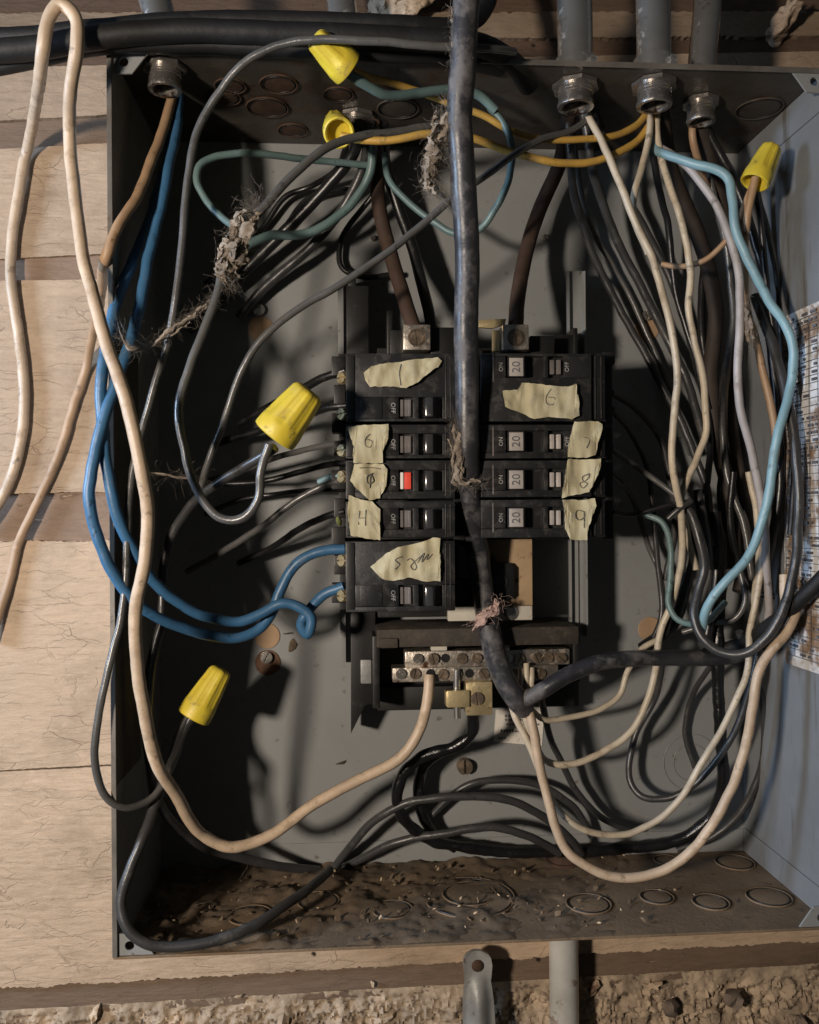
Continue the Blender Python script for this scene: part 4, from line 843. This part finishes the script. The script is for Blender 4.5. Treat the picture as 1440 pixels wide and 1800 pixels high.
# low arcs
ga = 'dark wires arching over the box floor'
wire([(588, 1524, 320), (620, 1484, 290), (668, 1436, 260), (720, 1412, 240), (780, 1401, 230), (850, 1400, 226), (905, 1410, 230), (955, 1436, 240), (1000, 1472, 260), (1022, 1500, 290)], 8.4, 'dark', 'highest of the dark wires arching over the floor, starting furthest left', ga)
wire([(600, 1528, 330), (640, 1508, 310), (700, 1480, 280), (780, 1466, 260), (870, 1455, 250), (930, 1470, 255), (985, 1500, 280)], 8.4, 'dark', 'lowest arching dark wire near the floor', ga)
wire([(760, 1432, 320), (790, 1402, 310), (830, 1378, 300), (890, 1372, 296), (950, 1382, 296), (1010, 1420, 300), (1040, 1470, 320)], 7.2, 'dark', 'rear arching dark wire just below the brass screw', ga)
wire([(950, 1215, 180), (965, 1290, 240), (985, 1335, 280), (1020, 1400, 300), (1060, 1440, 310), (1120, 1460, 310)], 7, 'dark', 'dark wire falling from the horizontal cable to the floor', ga)

# ================================================================== WIRE NUTS
def nut(tip, base, rt, rb, label):
    a = P(*base); b = P(*tip); ax = (b - a); L_ = ax.length
    mb = MB(); prof = [(L_ * .22, rb * .62), (L_ * .02, rb * .78), (0, rb * .88), (L_ * .02, rb * .98), (L_ * .06, rb), (L_ * .22, rb * .985), (L_ * .30, rb * .95), (L_ * .34, rb * .93), (L_ * .60, (rb + rt) / 2 * .98), (L_ * .84, rt * 1.02), (L_ * .92, rt * .98), (L_ * .97, rt * .88), (L_, rt * .66), (L_ * 1.01, rt * .2)]
    def mod(j, q):
        return 1 - (.06 * (0.5 + 0.5 * math.tanh(4 * math.cos(q * 8))) if 7 <= j <= 11 else 0)
    mb.lathe(prof, a, ax, 96, mod, cap0=True)
    return tag(mb.build('wire_nut', M['nut'], smooth=35), label, 'wire nut', 'yellow wire nuts')
nut((552, 66, -84), (613, 122, -50), 20, 30, 'yellow wire nut at the very top, crossed by a grey wire')
nut((588, 208, 130), (596, 234, 52), 18, 28, 'yellow wire nut seen end-on into its open mouth')
nut((545, 686, -60), (481, 767, -46), 29, 39, 'largest yellow wire nut, left of the top left breaker')
nut((390, 1176, 172), (339, 1262, 158), 23, 32.5, 'lowest yellow wire nut, by the dark left wall')
nut((1357, 258, 70), (1326, 322, 64), 20, 27, 'yellow wire nut against the bluish right wall')

# ================================================================== DUST, FIBRES, DIRT
def lint(px, width, n, label, m='lint', r=.22, flakes=40, curl=14, seed=1, L=(3, 7), fl=(2, 7), name='dust_clump', cat='dust'):
    q = random.Random(seed); sp = spline([P(*p) for p in px], 6); mb = MB()
    def nv(p, f, o): return Vector((noise.noise(p * f + Vector((o, 0, 0))), noise.noise(p * f + Vector((0, o, 3))), noise.noise(p * f + Vector((5, 0, o)))))
    fine = spline([P(*p) for p in px], 2.2)
    for c_ in range(4):                                 # matted cores, torn by noise at several scales
        off = Vector((q.gauss(0, .3), q.gauss(0, .2), q.gauss(0, .3))) * width; i0 = len(mb.v)
        a_, z_ = q.uniform(0, .25), q.uniform(.72, 1); seg_ = fine[int(a_ * len(fine)):int(z_ * len(fine))]
        n_ = len(seg_); rs = [max(.3, width * .34 * math.sin(math.pi * (i + 1) / (n_ + 1)) ** .45 * (.75 + .9 * noise.noise(p * .035 + Vector((c_ * 7, seed, 0))))) for i, p in enumerate(seg_)]
        mb.tube([p + off + nv(p, .02, c_ * 9 + seed) * width * .7 for p in seg_], rs, 26, True)
        for i in range(i0, len(mb.v)):
            p = mb.v[i]; mb.v[i] = p + nv(p, .07, seed) * width * .42 + nv(p, .19, seed + 2) * width * .24 + nv(p, .5, seed + 4) * width * .12
    for k in range(int(n * 1.6)):                              # fine hairs lying close to the core
        i = q.randrange(len(sp)); p = sp[i] + Vector((q.gauss(0, .36), q.gauss(0, .3), q.gauss(0, .36))) * width
        d = (sp[min(i + 3, len(sp) - 1)] - sp[max(i - 3, 0)]).normalized()
        v = (d * q.uniform(.6, 1.3) * q.choice((1, -1)) + Vector((q.uniform(-1, 1), q.uniform(-.6, .6), q.uniform(-1, 1))) * .5).normalized()
        pts = [p.copy()]; ns = q.randint(*L)
        for _ in range(ns):
            v = (v + Vector((q.uniform(-1, 1), q.uniform(-1, 1), q.uniform(-1, 1))) * .6).normalized(); p = p + v * curl * q.uniform(.3, .6); pts.append(p.copy())
        mb.tube(spline(pts, curl * .4), r * q.uniform(.35, .8), 3, False)
    return tag(mb.build(name, M[m], smooth=70), label, cat)
lint([(455, 345, -14), (425, 390, -16), (408, 440, -20), (400, 490, -22), (410, 500, -22)], 27, 320, 'thick grey clump of dust hung on the wires at upper left', seed=2, flakes=210, curl=10, fl=(2, 7))
lint([(385, 515, -24), (345, 548, -22), (300, 580, -18), (265, 605, -18), (240, 600, -20)], 9, 180, 'stringy web of dust stretched between the blue and grey wires', seed=3, flakes=70, curl=11, fl=(1, 4.5))
lint([(785, 190, -80), (774, 240, -76), (758, 290, -66), (760, 330, -56), (780, 345, -50)], 26, 300, 'brown fluff hanging beside the thick cable near its top', seed=4, flakes=190, curl=11, fl=(2, 7))
lint([(802, 740, 24), (805, 800, 28), (812, 850, 34), (848, 848, 30)], 13, 220, 'pinkish grey fluff on the thick cable beside the breakers', seed=5, flakes=110, curl=9, fl=(1.5, 5))
lint([(832, 1098, 128), (850, 1085, 124), (872, 1068, 128), (880, 1050, 134)], 14, 50, 'frayed pink fibres at the kink of the thick cable', 'pinkfib', r=.4, seed=6, flakes=90, curl=10, fl=(2, 6), name='fibre_tuft', cat='fibres')
lint([(800, 20, -122), (804, 60, -118), (800, 110, -112)], 14, 140, 'grey dust on the thick cable above the box', seed=8, flakes=50, curl=9, fl=(1, 5))
lint([(1310, 520, 70), (1316, 580, 66), (1326, 610, 80)], 12, 120, 'dust caught on the greyish white wire at right', seed=9, flakes=36, curl=9, fl=(1, 4))
lint([(200, 540, -40), (215, 580, -36), (228, 610, -30), (260, 610, -20)], 6, 50, 'thin cobweb over the blue wires', seed=10, flakes=8, curl=16, r=.22, fl=(1, 2), name='cobweb', cat='cobweb')
lint([(255, 830, 20), (300, 838, 40), (350, 842, 60)], 4, 30, 'thin cobweb strand behind the long cream wire', seed=11, flakes=4, curl=18, r=.22, fl=(1, 2), name='cobweb', cat='cobweb')
# dirt on the box floor
mb = MB(); nx, ny = 170, 46; vs = []
for j in range(ny + 1):
    for i in range(nx + 1):
        x = -HW + 4 + (2 * HW - 8) * i / nx; y = 4 + (DEP - 12) * j / ny; p = Vector((x, y, 0))
        left = max(0, 1 - (x + HW) / 900)
        h = 17 * max(0, noise.noise(p * .016) + .45 * noise.noise(p * .05) + .3 * noise.noise(p * .14) + .2) * left ** .5 + 2.5 * max(0, noise.noise(p * .05 + Vector((9, 0, 0))) - .12) + 10 * max(0, (y - 270) / 80) * max(0, noise.noise(p * .03) + .4) * (1 if x < 350 else .2)
        e = min(1, (x + HW) / 14, y / 10, (HW - x) / 14)
        vs.append((x, y, -HH - 1.2 + h * max(0, e)))
mb.add(vs, [(j * (nx + 1) + i, j * (nx + 1) + i + 1, (j + 1) * (nx + 1) + i + 1, (j + 1) * (nx + 1) + i) for j in range(ny) for i in range(nx)])
tag(mb.build('dirt', M['dirt'], smooth=60), 'brown dirt drifted over the floor of the box', 'dirt', kind='stuff')
mb = MB(); q = random.Random(21)
for k in range(200):
    x = -HW + 30 + 900 * q.random() ** 1.8; y = q.uniform(12, DEP - 12)
    mb.ico((x, y, -HH + q.uniform(2, 9)), q.uniform(1.6, 6.5), 1, (1, q.uniform(.4, 1), q.uniform(.3, .6)), .5, k)
tag(mb.build('debris', M['dirt'], smooth=30), 'dark crumbs and dust lumps on the box floor', 'debris', kind='stuff')
mb = MB()
for k in range(44):
    x = q.triangular(-HW + 60, HW - 60, -200); y = q.uniform(12, DEP - 12)
    mb.ico((x, y, -HH + q.uniform(5, 12)), q.uniform(1.2, 4.2), 1, (1.3, q.uniform(.3, 1), q.uniform(.3, .6)), .4, k + 900)
tag(mb.build('pale_crumbs', M['chip'], smooth=30), 'pale crumbs and husks scattered on the box floor', 'debris', kind='stuff')
mb = MB()
for k in range(26):
    x = q.uniform(-HW + 60, -50); y = q.uniform(60, DEP - 15); p = Vector((x, y, -HH + q.uniform(6, 22))); v = Vector((q.uniform(-1, 1), q.uniform(-1, 1), q.uniform(-.2, .4))).normalized(); pts = [p.copy()]
    for _ in range(5):
        v = (v + Vector((q.uniform(-1, 1), q.uniform(-1, 1), q.uniform(-.6, .6))) * .5).normalized(); p = p + v * 9; pts.append(p.copy())
    mb.tube(spline(pts, 4), .16, 3, False)
tag(mb.build('lint_fibres', M['lint'], smooth=60), 'loose fibres and lint over the dirt', 'lint', kind='stuff')
# husks stuck on the foot strip
for px, py, r_, lab in ((420, 1752, 9, 'pale seed husk on the brown strip at the lower left'), (655, 1730, 7, 'small pale chip on the brown strip below the box'), (1320, 1400, 11, 'white chip stuck to the right wall low down')):
    mb = MB(); mb.ico(P(px, py, WW + 8 if px < 1000 else 300), r_, 2, (.6, .35, 1), .35, px); tag(mb.build('husk' if px < 600 else 'chip', M['chip' if px < 1000 else 'ivory']), lab, 'chip')
for o in scene.objects:
    if '_org' in o: del o['_org']
